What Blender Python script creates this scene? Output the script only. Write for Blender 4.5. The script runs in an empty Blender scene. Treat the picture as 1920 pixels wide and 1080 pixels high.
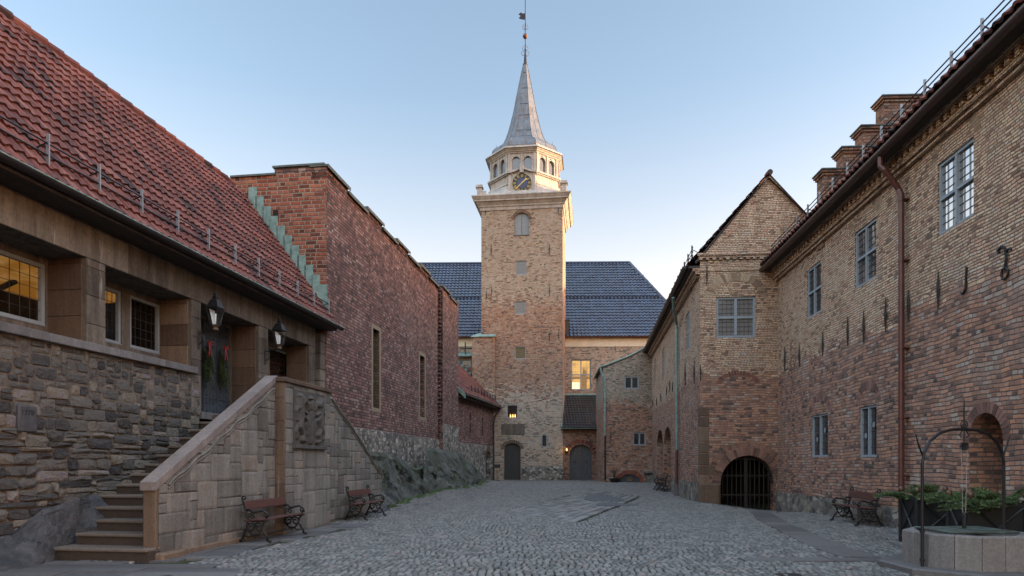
import bpy, math, random
import numpy as np
from mathutils import Vector, Matrix, noise as mnoise
R = math.radians
random.seed(7); rng = np.random.default_rng(7)
sc = bpy.context.scene
FOC, EYE, HZ = 1250.0, 1.5, 869.0

# ---------------------------------------------------------------- camera
cam_d = bpy.data.cameras.new('camera'); cam = bpy.data.objects.new('camera', cam_d)
sc.collection.objects.link(cam); sc.camera = cam
cam.location = (0, 0, EYE); cam.rotation_euler = (R(90), 0, 0)
cam_d.sensor_width = 36; cam_d.lens = FOC / 1920 * 36
cam_d.shift_y = (HZ - 540) / 1920; cam_d.clip_end = 3000
# ---------------------------------------------------------------- sky and sun
SUN_EL, SUN_AZ = 3.8, 92.0          # azimuth clockwise from the view direction (+Y)
w = bpy.data.worlds.new("World"); sc.world = w; w.use_nodes = True
wn = w.node_tree; bg = wn.nodes['Background']
sky = wn.nodes.new('ShaderNodeTexSky'); sky.sky_type = 'NISHITA'; sky.sun_disc = False
sky.sun_elevation = R(SUN_EL); sky.sun_rotation = R(SUN_AZ)
sky.air_density = 1.0; sky.dust_density = 1.1; sky.ozone_density = 1.6; sky.altitude = 20
tn = wn.nodes.new('ShaderNodeMix'); tn.data_type = 'RGBA'; tn.blend_type = 'MULTIPLY'; tn.inputs[0].default_value = 1
tn.inputs[7].default_value = (1.15, .985, .955, 1)      # cool neutral white balance
wn.links.new(sky.outputs[0], tn.inputs[6]); 
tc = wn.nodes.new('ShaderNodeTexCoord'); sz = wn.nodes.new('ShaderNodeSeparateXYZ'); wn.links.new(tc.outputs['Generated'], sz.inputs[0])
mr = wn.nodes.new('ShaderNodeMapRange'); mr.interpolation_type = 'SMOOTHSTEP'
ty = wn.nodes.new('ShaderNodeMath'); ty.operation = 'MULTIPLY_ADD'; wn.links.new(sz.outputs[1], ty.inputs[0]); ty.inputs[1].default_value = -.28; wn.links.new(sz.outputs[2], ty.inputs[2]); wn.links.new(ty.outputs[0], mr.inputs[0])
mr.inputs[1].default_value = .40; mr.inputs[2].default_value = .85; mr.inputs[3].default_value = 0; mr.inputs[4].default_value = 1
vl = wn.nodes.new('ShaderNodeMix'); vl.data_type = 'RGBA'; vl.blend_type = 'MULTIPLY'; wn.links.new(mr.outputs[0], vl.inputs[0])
vl.inputs[7].default_value = (5.0, 4.2, 3.6, 1)           # added unseen brightening overhead and behind the camera, lifts the shaded walls
hz = wn.nodes.new('ShaderNodeMapRange'); wn.links.new(sz.outputs[2], hz.inputs[0]); hz.inputs[1].default_value = .02; hz.inputs[2].default_value = .48; hz.inputs[3].default_value = 1; hz.inputs[4].default_value = 0
hm = wn.nodes.new('ShaderNodeMix'); hm.data_type = 'RGBA'; hm.blend_type = 'MULTIPLY'; wn.links.new(hz.outputs[0], hm.inputs[0]); hm.inputs[7].default_value = (1.95, 1.27, 1.0, 1)   # pale winter haze low down
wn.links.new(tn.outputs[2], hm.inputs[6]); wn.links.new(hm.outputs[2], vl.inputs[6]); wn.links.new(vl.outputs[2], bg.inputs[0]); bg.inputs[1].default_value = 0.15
sd = bpy.data.lights.new('sun', 'SUN'); sd.energy = 1.8; sd.angle = R(0.5); sd.color = (1, .80, .52)
so = bpy.data.objects.new('sun', sd); sc.collection.objects.link(so)
dv = Vector((math.sin(R(SUN_AZ)) * math.cos(R(SUN_EL)), math.cos(R(SUN_AZ)) * math.cos(R(SUN_EL)), math.sin(R(SUN_EL))))
so.rotation_euler = dv.to_track_quat('Z', 'Y').to_euler(); so.location = (40, 0, 40)
sc.view_settings.view_transform = 'Standard'; sc.view_settings.look = 'None'
sc.view_settings.exposure = 2.42; sc.view_settings.gamma = 1

# ---------------------------------------------------------------- node helpers
class G:
    def __init__(s, name, rough=.8, metal=0, spec=.5):
        s.m = bpy.data.materials.new(name); s.m.use_nodes = True; s.t = s.m.node_tree
        s.t.nodes.clear(); s.out = s.t.nodes.new('ShaderNodeOutputMaterial')
        s.b = s.t.nodes.new('ShaderNodeBsdfPrincipled'); s.t.links.new(s.b.outputs[0], s.out.inputs[0])
        s.b.inputs['Roughness'].default_value = rough; s.b.inputs['Metallic'].default_value = metal
        s.b.inputs['Specular IOR Level'].default_value = spec
    def set(s, node, key, v):
        k = node.inputs[key]
        if isinstance(v, bpy.types.NodeSocket): s.t.links.new(v, k)
        else:
            if k.type == 'RGBA' and len(v) == 3: v = (*v, 1)
            k.default_value = v
    def n(s, typ, ins=None, **p):
        nd = s.t.nodes.new('ShaderNode' + typ)
        for k, v in p.items(): setattr(nd, k, v)
        for k, v in (ins or {}).items(): s.set(nd, k, v)
        return nd
    def ma(s, op, a, b=None, c=None, clamp=False):
        nd = s.n('Math', operation=op, use_clamp=clamp)
        for i, v in enumerate((a, b, c)):
            if v is not None: s.set(nd, i, v)
        return nd.outputs[0]
    def mix(s, f, a, b, blend='MIX'):
        nd = s.n('Mix', data_type='RGBA', blend_type=blend)
        s.set(nd, 0, f); s.set(nd, 6, a); s.set(nd, 7, b); return nd.outputs[2]
    def ramp(s, f, stops, interp='LINEAR'):
        nd = s.n('ValToRGB'); cr = nd.color_ramp; cr.interpolation = interp
        while len(cr.elements) < len(stops): cr.elements.new(.5)
        for e, (p, c) in zip(cr.elements, stops):
            e.position = p; e.color = (*c, 1) if isinstance(c, (tuple, list)) else (c, c, c, 1)
        s.set(nd, 0, f); return nd.outputs[0]
    def noise(s, vec, scale, detail=3, rough=.6, dim='3D', col=False):
        nd = s.n('TexNoise', noise_dimensions=dim); s.set(nd, 'Vector', vec)
        s.set(nd, 'Scale', scale); s.set(nd, 'Detail', detail); s.set(nd, 'Roughness', rough)
        return nd.outputs['Color' if col else 'Fac']
    def vm(s, op, a, b=None, scale=None):
        nd = s.n('VectorMath', operation=op); s.set(nd, 0, a)
        if b is not None: s.set(nd, 1, b)
        if scale is not None: s.set(nd, 'Scale', scale)
        return nd.outputs[0]
    def pos(s): return s.n('NewGeometry').outputs['Position']
    def uv(s): return s.n('UVMap').outputs[0]
    def attr(s):
        a = s.n('Attribute', attribute_name='tint'); x = s.n('SeparateColor', {0: a.outputs['Color']})
        return x.outputs[0], x.outputs[1]
    def smooth(s, v, a, b, lo=0., hi=1.):
        nd = s.n('MapRange', interpolation_type='SMOOTHSTEP'); s.set(nd, 0, v)
        for i, q in enumerate((a, b, lo, hi)): s.set(nd, i + 1, q)
        return nd.outputs[0]
    def bump(s, h, dist=.01, strength=1.):
        b = s.n('Bump'); s.set(b, 'Height', h); s.set(b, 'Distance', dist); s.set(b, 'Strength', strength)
        s.t.links.new(b.outputs[0], s.b.inputs['Normal'])
    def col(s, c): s.set(s.b, 'Base Color', c)

RED = [(.0, (.09, .066, .056)), (.12, (.18, .105, .080)), (.34, (.275, .148, .105)), (.58, (.345, .185, .130)), (.74, (.42, .215, .125)), (.84, (.40, .225, .155)), (.93, (.32, .23, .18)), (1, (.36, .30, .25))]
BUFF = [(.0, (0.185, 0.114, 0.077)), (.12, (0.384, 0.228, 0.147)), (.35, (0.511, 0.355, 0.230)), (.65, (0.620, 0.469, 0.315)), (.86, (0.525, 0.295, 0.195)), (1, (0.545, 0.451, 0.342))]
MIXD = [(.0, (0.067, 0.047, 0.038)), (.15, (0.180, 0.084, 0.055)), (.38, (0.265, 0.126, 0.078)), (.6, (0.340, 0.224, 0.138)), (.8, (0.209, 0.112, 0.078)), (1, (0.309, 0.239, 0.176))]
GREYB = [(.0, (0.099, 0.095, 0.086)), (.2, (0.249, 0.216, 0.172)), (.45, (0.365, 0.310, 0.241)), (.7, (0.447, 0.345, 0.259)), (.9, (0.331, 0.207, 0.155)), (1, (0.384, 0.350, 0.290))]
PURP = [(.0, (0.061, 0.044, 0.043)), (.2, (0.115, 0.066, 0.058)), (.5, (0.169, 0.088, 0.073)), (.78, (0.223, 0.121, 0.102)), (.93, (0.270, 0.180, 0.152)), (1, (0.270, 0.194, 0.169))]
ORNG = [(.0, (0.088, 0.033, 0.022)), (.25, (0.188, 0.055, 0.033)), (.6, (0.265, 0.077, 0.044)), (.85, (0.320, 0.111, 0.066)), (1, (0.221, 0.099, 0.066))]

def brick(name, zones, bw=.27, bh=.088, mort=.016, mcol=(.26, .23, .19), flecks=.0, lime=.35, warp=.018, bumpd=.012, dirt=.35, bh2=None, bed=.6):
    """zones: [(z_top, palette), ...] from the ground up; borders are ragged."""
    g = G(name, .88, spec=.25); uv = g.uv(); P = g.pos()
    w1 = g.vm('SUBTRACT', g.noise(uv, .9, 2, .5, col=True), (.5, .5, .5))
    w2 = g.vm('SUBTRACT', g.noise(uv, 9, 1, .5, col=True), (.5, .5, .5))
    q = g.vm('ADD', g.vm('ADD', uv, g.vm('SCALE', w1, scale=warp * 5)), g.vm('SCALE', w2, scale=warp))
    sx = g.n('SeparateXYZ', {0: q})
    z = g.ma('ADD', g.n('SeparateXYZ', {0: P}).outputs[2], g.ma('MULTIPLY', g.ma('SUBTRACT', g.noise(P, .45, 4, .6), .5), 1.3))
    bh0 = bh
    if bh2: st = g.ma('GREATER_THAN', z, zones[-2][0]); bh = g.ma('ADD', bh, g.ma('MULTIPLY', st, bh2-bh)); bw = g.ma('SUBTRACT', bw, g.ma('MULTIPLY', st, .05))
    v = g.ma('DIVIDE', sx.outputs[1], bh); row = g.ma('FLOOR', v); fy = g.ma('FRACT', v)
    par = g.ma('FLOORED_MODULO', row, 2.)
    bwr = g.ma('MULTIPLY', g.ma('SUBTRACT', 1., g.ma('MULTIPLY', par, .48)), bw)
    wr = g.n('TexWhiteNoise', noise_dimensions='1D'); g.set(wr, 'W', row)
    x = g.ma('ADD', g.ma('DIVIDE', sx.outputs[0], bwr), wr.outputs['Value'])
    col = g.ma('FLOOR', x); fx = g.ma('FRACT', x)
    wid = g.n('TexWhiteNoise', {'Vector': g.n('CombineXYZ', {0: col, 1: row, 2: par}).outputs[0]}, noise_dimensions='3D')
    rv = wid.outputs['Value']
    dx = g.ma('MULTIPLY', g.ma('MINIMUM', fx, g.ma('SUBTRACT', 1., fx)), bwr)
    dy = g.ma('MULTIPLY', g.ma('MINIMUM', fy, g.ma('SUBTRACT', 1., fy)), bh)
    jn = g.ma('MULTIPLY', g.ma('SUBTRACT', g.noise(uv, 50, 2), .5), .010)
    mask = g.smooth(g.ma('ADD', g.ma('MINIMUM', dx, dy), jn), mort * .3, mort * .3 + .008)
    bedm = g.smooth(g.ma('ADD', g.ma('MULTIPLY', fy, bh), jn), mort * .55, mort * .55 + .009)   # washed-out bed joint, its recess shadow put into the colour
    big = g.noise(P, .55, 4, .65); med = g.noise(P, 3.2, 4, .7); fine = g.noise(uv, 45, 3, .7)
    rr = g.ma('ADD', rv, g.ma('ADD', g.ma('MULTIPLY', g.ma('SUBTRACT', med, .5), .5), g.ma('MULTIPLY', g.ma('SUBTRACT', g.noise(P, 1.1, 3, .6), .5), .7)), clamp=True)
    c = g.ramp(rr, zones[0][1])
    for i in range(1, len(zones)):
        zz = zones[i - 1][0]
        zb = g.ma('ADD', z, g.ma('MULTIPLY', g.ma('SUBTRACT', g.n('SeparateColor', {0: wid.outputs['Color']}).outputs[1], .5), .55 if bh2 and i == len(zones)-1 else 1.6))
        c = g.mix(g.smooth(zb, zz - .03, zz + .03), c, g.ramp(rr, zones[i][1]))
    c = g.mix(1., c, g.ramp(fine, [(.2, .82), (.8, 1.28)]), 'MULTIPLY')
    # streaks and large patches of weathering
    mp = g.n('Mapping', {'Vector': uv, 'Scale': (2.2, .22, 1)}).outputs[0]
    c = g.mix(dirt, c, g.ramp(g.noise(mp, 1.2, 4, .65), [(.3, .55), (.65, 1.15)]), 'MULTIPLY')
    c = g.mix(g.smooth(big, .52, .72, 0., lime), c, (.42, .38, .32))
    mc = g.mix(g.ramp(med, [(.35, 0.), (.65, 1.)]), mcol, tuple(k * .5 for k in mcol))
    c = g.mix(mask, mc, c)
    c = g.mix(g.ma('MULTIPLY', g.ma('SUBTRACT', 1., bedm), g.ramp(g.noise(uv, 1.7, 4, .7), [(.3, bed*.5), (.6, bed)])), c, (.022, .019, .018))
    if flecks:
        fl = g.n('TexWhiteNoise', {'Vector': g.n('CombineXYZ', {0: row, 1: col, 2: 3.3}).outputs[0]}, noise_dimensions='3D').outputs['Value']
        thr = g.ma('SUBTRACT', 1.0, g.ma('MULTIPLY', g.smooth(g.noise(P, .6, 3), .4, .7, .15, 1.), flecks))
        c = g.mix(g.ma('MULTIPLY', g.ma('MULTIPLY', g.ma('GREATER_THAN', fl, thr), mask), .6), c, (.42, .33, .31))
    g.col(c)
    hgt = g.ma('ADD', g.ma('MULTIPLY', g.ma('MINIMUM', mask, bedm), g.ma('ADD', .7, g.ma('MULTIPLY', rv, .3))), g.ma('MULTIPLY', fine, .35))
    g.bump(hgt, bumpd); return g.m

def rubble(name, sc_=3.2, cols=None, aniso=1.5, mcol=(.2, .18, .15)):
    g = G(name, .85, spec=.3); uv = g.uv(); P = g.pos()
    w1 = g.vm('SUBTRACT', g.noise(uv, 4, 3, .6, col=True), (.5, .5, .5))
    q = g.n('Mapping', {'Vector': g.vm('ADD', uv, g.vm('SCALE', w1, scale=.16)), 'Scale': (1, aniso, 1)}).outputs[0]
    ve = g.n('TexVoronoi', {'Vector': q, 'Scale': sc_, 'Randomness': .9}, voronoi_dimensions='2D', feature='DISTANCE_TO_EDGE')
    vc = g.n('TexVoronoi', {'Vector': q, 'Scale': sc_, 'Randomness': .9}, voronoi_dimensions='2D', feature='F1')
    rv = g.n('SeparateColor', {0: vc.outputs['Color']}).outputs[0]
    mask = g.smooth(ve.outputs[0], .02, .1)
    cols = cols or [(0, (.06, .06, .06)), (.3, (.12, .115, .105)), (.55, (.19, .18, .155)), (.8, (.25, .22, .17)), (1, (.33, .31, .28))]
    med = g.noise(P, 7, 5, .7)
    c = g.ramp(g.ma('ADD', rv, g.ma('MULTIPLY', g.ma('SUBTRACT', med, .5), .5), clamp=True), cols)
    c = g.mix(.8, c, g.ramp(g.noise(P, 28, 4, .7), [(.25, .6), (.75, 1.35)]), 'MULTIPLY')
    g.col(g.mix(mask, mcol, c))
    g.bump(g.ma('ADD', g.ma('MULTIPLY', mask, 1.), g.ma('MULTIPLY', med, .9)), .05); return g.m

def tinted(name, stops, rough=.8, nscale=9, contrast=.5, bumpd=.006, spec=.35, streak=0, moss=None, bscale=None, metal=0):
    """each stone or tile takes its own colour from the 'tint' attribute"""
    g = G(name, rough, metal, spec); r, r2 = g.attr(); P = g.pos()
    n1 = g.noise(P, nscale, 5, .7)
    c = g.ramp(g.ma('ADD', r, g.ma('MULTIPLY', g.ma('SUBTRACT', n1, .5), contrast), clamp=True), stops)
    c = g.mix(.75, c, g.ramp(g.noise(P, nscale * 5, 3, .7), [(.25, .65), (.75, 1.3)]), 'MULTIPLY')
    if streak:
        mp = g.n('Mapping', {'Vector': P, 'Scale': (3, 3, .35)}).outputs[0]
        c = g.mix(streak, c, g.ramp(g.noise(mp, 1.5, 4, .7), [(.3, .4), (.65, 1.25)]), 'MULTIPLY')
        c = g.mix(g.smooth(g.noise(mp, 2.6, 4, .7), .62, .74, 0., .5 * streak), c, (.42, .41, .39))
    if moss: c = g.mix(g.smooth(g.noise(P, moss[0], 4, .7), moss[1], moss[1] + .14, 0., moss[2]), c, (.07, .085, .03))
    g.col(c); g.bump(g.noise(P, bscale or nscale * 3, 5, .7), bumpd); return g.m

def plain(name, c, rough=.6, metal=0, var=.25, nscale=8, spec=.5, bumpd=.002, c2=None, sx=(1, 1, 1)):
    g = G(name, rough, metal, spec); P = g.n('Mapping', {'Vector': g.pos(), 'Scale': sx}).outputs[0]
    n1 = g.noise(P, nscale, 5, .7)
    base = g.mix(g.smooth(n1, .35, .65), c, c2 or tuple(k * (1 - var) for k in c))
    g.col(g.mix(var, base, g.ramp(g.noise(P, nscale * 6, 3), [(.3, .7), (.7, 1.2)]), 'MULTIPLY'))
    if bumpd: g.bump(n1, bumpd)
    return g.m

M = {}
M['brick_right'] = brick('buff_over_red_brick', [(4.9, RED), (99, BUFF)], mcol=(.22, .185, .155), lime=.32, bh=.086, bw=.27, bh2=.062, mort=.016, warp=.028, dirt=.5)
M['brick_corner'] = brick('corner_brick', [(5.4, RED), (99, GREYB)], mcol=(.24, .21, .17), lime=.35, bh=.09, bh2=.075)
BUFFT = [(p, (c[0]*.60, c[1]*.71, c[2]*.79)) for p, c in BUFF]
M['brick_tower'] = brick('tower_brick', [(1.2, GREYB), (6.6, GREYB), (13.2, MIXD), (99, BUFFT)], bw=.28, bh=.085, mcol=(.34, .29, .23), lime=.3, mort=.016, bed=.5)
M['brick_purple'] = brick('dark_plum_brick', [(99, PURP)], bw=.26, bh=.108, mort=.020, mcol=(.10, .08, .075), flecks=.011, lime=.12, warp=.006, dirt=.4, bed=.95)
M['brick_orange'] = brick('orange_brick', [(99, ORNG)], bw=.36, bh=.128, mort=.034, mcol=(.33, .27, .2), lime=.05, warp=.01)
REDD = [(p, (c[0]*.72, c[1]*.72, c[2]*.70)) for p, c in RED]
M['brick_red'] = brick('weathered_red_brick', [(99, REDD)], mcol=(.16, .13, .11), lime=.15)
M['brick_hall'] = brick('old_grey_brick', [(7.6, MIXD), (99, GREYB)], lime=.3)
M['rubble'] = rubble('rubble_stone', 4.2, [(0, (0.069, 0.069, 0.064)), (.3, (0.148, 0.143, 0.128)), (.55, (0.226, 0.212, 0.182)), (.8, (0.305, 0.276, 0.226)), (1, (0.413, 0.394, 0.364))], mcol=(0.128, 0.118, 0.103))
M['rubble_low'] = rubble('rubble_footing', 3.8, aniso=1.3)
STONES = [(0, (0.044, 0.045, 0.047)), (.25, (0.079, 0.079, 0.077)), (.5, (0.112, 0.111, 0.104)), (.74, (0.137, 0.132, 0.120)), (.9, (0.186, 0.166, 0.131)), (.96, (0.206, 0.196, 0.185)), (1, (0.166, 0.155, 0.169))]
M['stones'] = tinted('split_stone', STONES, .85, 6, .6, .06, bscale=14, spec=.2)
M['mortar'] = plain('lime_mortar', (.135, .122, .10), .95, var=.4, nscale=14, bumpd=.01, spec=.2)
ASH = [(0, (0.109, 0.102, 0.090)), (.3, (0.148, 0.139, 0.124)), (.6, (0.178, 0.168, 0.149)), (.85, (0.208, 0.194, 0.170)), (1, (0.197, 0.158, 0.124))]
M['ashlar'] = tinted('stair_ashlar', ASH, .85, 5, .7, .012, streak=.6, spec=.25)
M['ashlar_brown'] = tinted('dressed_brown_stone', [(0, (0.078, 0.066, 0.055)), (.5, (0.119, 0.103, 0.084)), (1, (0.165, 0.147, 0.119))], .85, 3, .5, .006, streak=.85, spec=.25)
M['rust_stone'] = tinted('rust_brown_stone', [(0, (0.083, 0.056, 0.041)), (.5, (0.122, 0.083, 0.056)), (1, (0.170, 0.122, 0.086))], .8, 5, .6, .006, streak=.5, spec=.3)
M['coping_stone'] = tinted('coping_stone', [(0, (0.134, 0.110, 0.098)), (.5, (0.174, 0.146, 0.132)), (1, (0.213, 0.185, 0.168))], .75, 5, .6, .008, streak=.4, spec=.3)
M['tan_stone'] = tinted('tan_sandstone', [(0, (.19, .155, .105)), (1, (.27, .225, .16))], .85, 5, .5, .005, spec=.2)
M['slate_dark'] = plain('dark_slate_stone', (.062, .066, .074), .7, 0, .4, 9)
M['step_stone'] = tinted('step_stone', [(0, (.040, .030, .024)), (.5, (.085, .064, .050)), (1, (.15, .128, .108))], .7, 4, .3, .010, spec=.35)
M['sill_stone'] = tinted('slate_sill', [(0, (0.090, 0.090, 0.094)), (1, (0.150, 0.150, 0.150))], .8, 6, .6, .005, streak=.5)
M['dark_relief'] = plain('carved_dark_stone', (.085, .078, .068), .85, var=.4, nscale=12, bumpd=.008)
TILE = [(0, (0.025, 0.013, 0.012)), (.15, (0.065, 0.024, 0.021)), (.45, (0.116, 0.038, 0.029)), (.8, (0.152, 0.050, 0.036)), (1, (0.187, 0.079, 0.061))]
M['tile_red'] = tinted('red_clay_pantile', TILE, .75, 1.6, .75, .004, spec=.4, bscale=30, moss=(2.2, .62, .35))
M['tile_black'] = tinted('glazed_black_pantile', [(0, (0.004, 0.008, 0.024)), (.5, (0.007, 0.016, 0.042)), (1, (0.013, 0.029, 0.071))], .3, 2, .4, .002, spec=.8, bscale=20)
M['tile_porch'] = tinted('soot_black_pantile', [(0, (.010, .012, .015)), (.5, (.017, .021, .026)), (1, (.03, .036, .042))], .35, 2, .4, .002, spec=.6, bscale=20)
g = G('verdigris_copper', .6, 0, .4); n1 = g.noise(g.pos(), 5, 5, .7)
g.col(g.ramp(n1, [(.25, (.08, .13, .115)), (.5, (.17, .265, .235)), (.75, (.26, .37, .33))])); M['copper'] = g.m
M['gold_dull'] = plain('worn_copper', (.15, .085, .06), .5, .5, .3, 20)
M['iron'] = plain('black_iron', (.018, .018, .019), .5, .3, .3, 20)
M['rail_grey'] = plain('galvanised_post', (.30, .31, .32), .45, .6, .2, 10)
M['gutter'] = plain('dark_gutter', (.032, .026, .028), .4, .3, .3, 6)
M['gutter_brown'] = plain('dark_brown_gutter', (.055, .032, .030), .4, 0, .3, 4)
M['copper_old'] = plain('dark_patina_copper', (.075, .105, .095), .6, 0, .5, 5, c2=(.035, .045, .042))
M['pipe_red'] = plain('oxblood_downpipe', (.105, .036, .028), .4, 0, .3, 4)
M['soffit'] = plain('dark_boards', (.05, .038, .032), .8, 0, .4, 6)
g = G('frame_paint', .6, 0, .4); g.col(g.mix(g.smooth(g.noise(g.pos(), 12, 5, .8), .55, .7), (.23, .275, .305), (.15, .175, .19))); M['frame'] = g.m
M['frame_white'] = plain('pale_frame', (.21, .24, .25), .6, 0, .2, 8)
M['lead_bar'] = plain('lead_came', (.05, .053, .058), .5, .3, .1, 8)
M['door_blue'] = plain('blue_grey_door', (.048, .062, .078), .55, 0, .35, 5, bumpd=.003)
M['door_black'] = plain('tarred_door', (.036, .040, .042), .6, 0, .4, 9)
M['wood'] = plain('red_brown_slats', (.095, .036, .027), .5, 0, .4, 5, sx=(6, 1, 6))
M['black'] = plain('black_paint', (.016, .019, .02), .5, 0, .2, 9)
M['gold'] = plain('gold_leaf', (.5, .35, .12), .35, .7, .15, 9)
M['blue'] = plain('blue_enamel', (.035, .055, .14), .5, 0, .2, 5)
M['red'] = plain('red_ribbon', (.26, .015, .015), .6, 0, .2, 9)
M['fir'] = tinted('fir_needles', [(0, (.035, .065, .03)), (.5, (.075, .125, .05)), (1, (.15, .21, .08))], .6, 8, .3, 0, spec=.3)
M['twig'] = plain('twig', (.07, .05, .03), .8)
M['cream'] = plain('cream_render', (.60, .53, .40), .85, 0, .15, 2)
def tower_stone():
    g = G('pale_tower_stone', .75, 0, .3); P = g.pos()
    c = g.mix(g.smooth(g.noise(P, 1.6, 5, .7), .35, .7), (.40, .39, .355), (.28, .275, .255))
    mp = g.n('Mapping', {'Vector': P, 'Scale': (5, 5, .5)}).outputs[0]
    g.col(g.mix(.6, c, g.ramp(g.noise(mp, 1.4, 4), [(.35, .65), (.6, 1.1)]), 'MULTIPLY')); g.bump(g.noise(P, 12, 4), .01); return g.m
M['pale'] = tower_stone()
def lead():
    g = G('lead_sheet', .48, .35, .5); P = g.pos(); z = g.n('SeparateXYZ', {0: P}).outputs[2]
    mp = g.n('Mapping', {'Vector': P, 'Scale': (2.5, 2.5, .3)}).outputs[0]
    c = g.mix(g.smooth(g.noise(P, 2.2, 5, .7), .35, .65), (.11, .13, .15), (.165, .185, .20))
    c = g.mix(g.smooth(g.noise(mp, 2.2, 4, .6), .5, .66, 0., .75), c, (.13, .095, .07))
    g.col(c); g.bump(g.noise(P, 6, 4), .02); return g.m
M['lead'] = lead()
def glass(name, col=(.02, .024, .028), ior=1.5, rough=.04):
    g = G(name, rough, 0, .5); g.b.inputs['IOR'].default_value = ior; g.col(col)
    g.bump(g.noise(g.pos(), 5, 2), .004, .5); return g.m
M['glass'] = glass('window_glass', (.03, .034, .038), 1.9)
M['glass_sky'] = glass('old_pane_glass', (.05, .055, .06), 11.0, .03)
M['glass_half'] = glass('half_bright_pane', (.05, .055, .06), 3.0, .05)
M['glass_grey'] = glass('tower_pane', (.075, .085, .095), 1.9, .1)
M['glass_pale'] = glass('blind_behind_glass', (.17, .165, .16), 1.5, .12)
def clear():
    g = G('clear_glass'); t = g.n('BsdfTransparent'); gl = g.n('BsdfGlossy', {'Roughness': .04}); fr = g.n('LayerWeight', {'Blend': .5}); fc = g.ma('ADD', g.ma('MULTIPLY', g.ma('POWER', fr.outputs['Facing'], 4.), .35), .05)
    mx = g.n('MixShader'); g.t.links.new(fc, mx.inputs[0]); g.t.links.new(t.outputs[0], mx.inputs[1]); g.t.links.new(gl.outputs[0], mx.inputs[2])
    g.t.links.new(mx.outputs[0], g.out.inputs[0]); return g.m
M['clear'] = clear()
def emit(name, c, s, c2=None, nscale=3):
    g = G(name); e = g.n('Emission', {'Strength': s})
    if c2: g.t.links.new(g.mix(g.smooth(g.noise(g.pos(), nscale, 2), .4, .6), c, c2), e.inputs[0])
    else: g.set(e, 0, c)
    g.t.links.new(e.outputs[0], g.out.inputs[0]); return g.m
M['lit'] = emit('lit_room_wall', (1, .48, .12), .05, (.75, .30, .04), 1.7)
M['lit_bright'] = emit('lit_hall_wall', (1, .55, .13), .17, (.6, .3, .08), 1.2)
M['flame'] = emit('flame', (1, .42, .10), 1.2)
M['ochre'] = plain('ochre_lattice', (.24, .18, .08), .8, 0, .4, 14)
M['lamp_white'] = plain('lantern_reflector', (.75, .8, .82), .3, 0, .05)
M['room'] = plain('dark_room', (.03, .027, .024), .9)
M['void'] = plain('unlit_passage', (.02, .016, .013), .95)
M['rock'] = plain('dark_schist', (.062, .064, .067), .75, 0, .8, 3.2, c2=(.026, .029, .032), bumpd=.08, sx=(1, 1, 1))
g = G('schist_rock', .7, 0, .35); P = g.pos()
mp = g.n('Mapping', {'Vector': P, 'Rotation': (0, R(35), 0), 'Scale': (5, 1.2, 1)}).outputs[0]
sp = g.n('SeparateXYZ', {0: P}); qq = g.ma('ADD', sp.outputs[1], g.ma('MULTIPLY', sp.outputs[2], .75)); mp = g.n('CombineXYZ', {0: g.ma('MULTIPLY', qq, 1.5), 1: g.ma('MULTIPLY', sp.outputs[2], .35), 2: g.ma('MULTIPLY', sp.outputs[0], .8)}).outputs[0]
c = g.ramp(g.noise(mp, 1.1, 6, .7), [(.34, (.022, .026, .024)), (.48, (.075, .082, .073)), (.56, (.10, .107, .098)), (.70, (.16, .168, .155))])
g.col(g.mix(g.smooth(g.noise(P, 1.1, 4), .45, .62, 0., .7), c, (.045, .062, .03))); g.bump(g.noise(mp, 3.5, 8, .8), .09); M['schist'] = g.m
COB = [(0, (0.075, 0.075, 0.071)), (.3, (0.109, 0.108, 0.102)), (.65, (0.144, 0.142, 0.133)), (.9, (0.178, 0.173, 0.161)), (1, (0.175, 0.144, 0.131))]
M['cobble'] = tinted('granite_setts', COB, .6, .5, .35, .004, spec=.5, bscale=40, moss=(.7, .58, .3))
M['cobble_light'] = tinted('pale_long_setts', [(p, tuple(min(.5, k*1.0) for k in c)) for p, c in COB], .6, .5, .35, .004, spec=.5, bscale=40)
M['slab'] = tinted('slate_flags', [(0, (.075, .073, .075)), (1, (.135, .13, .125))], .55, 3, .7, .006, spec=.4)
g = G('joint_soil', .95, 0, .2); P = g.pos()
g.col(g.mix(g.smooth(g.noise(P, .5, 5, .65), .45, .62), (.022, .021, .018), (.042, .055, .02))); g.bump(g.noise(P, 30, 4), .01); M['soil'] = g.m
M['asphalt'] = plain('asphalt_patch', (.075, .08, .085), .7, 0, .3, 8)
M['granite'] = tinted('granite_well', [(0, (0.139, 0.134, 0.130)), (.5, (0.182, 0.169, 0.158)), (1, (0.233, 0.210, 0.196))], .8, 6, .6, .006, streak=.4)

# ---------------------------------------------------------------- mesh helpers
def mesh_from(name, verts, faces, uvs=None, tint=None, smooth=False):
    me = bpy.data.meshes.new(name); me.from_pydata(verts, [], faces)
    if uvs is not None:
        l = me.uv_layers.new(name='UVMap'); l.data.foreach_set('uv', np.asarray(uvs, 'f').ravel())
    if tint is not None:
        a = me.attributes.new('tint', 'FLOAT_COLOR', 'POINT'); t = np.asarray(tint, 'f')
        buf = np.zeros((len(t), 4), 'f'); buf[:, 0] = t[:, 0]; buf[:, 1] = t[:, 1]; buf[:, 3] = 1
        a.data.foreach_set('color', buf.ravel())
    if smooth: me.polygons.foreach_set('use_smooth', [True] * len(me.polygons))
    me.update(); return me
def link(name, me, mat, parent=None, label=None):
    o = bpy.data.objects.new(name, me); sc.collection.objects.link(o)
    if mat is not None:
        me.materials.append(M[mat] if isinstance(mat, str) else mat)
    if parent is not None: o.parent = parent
    if label: o['label'] = label
    return o
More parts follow.
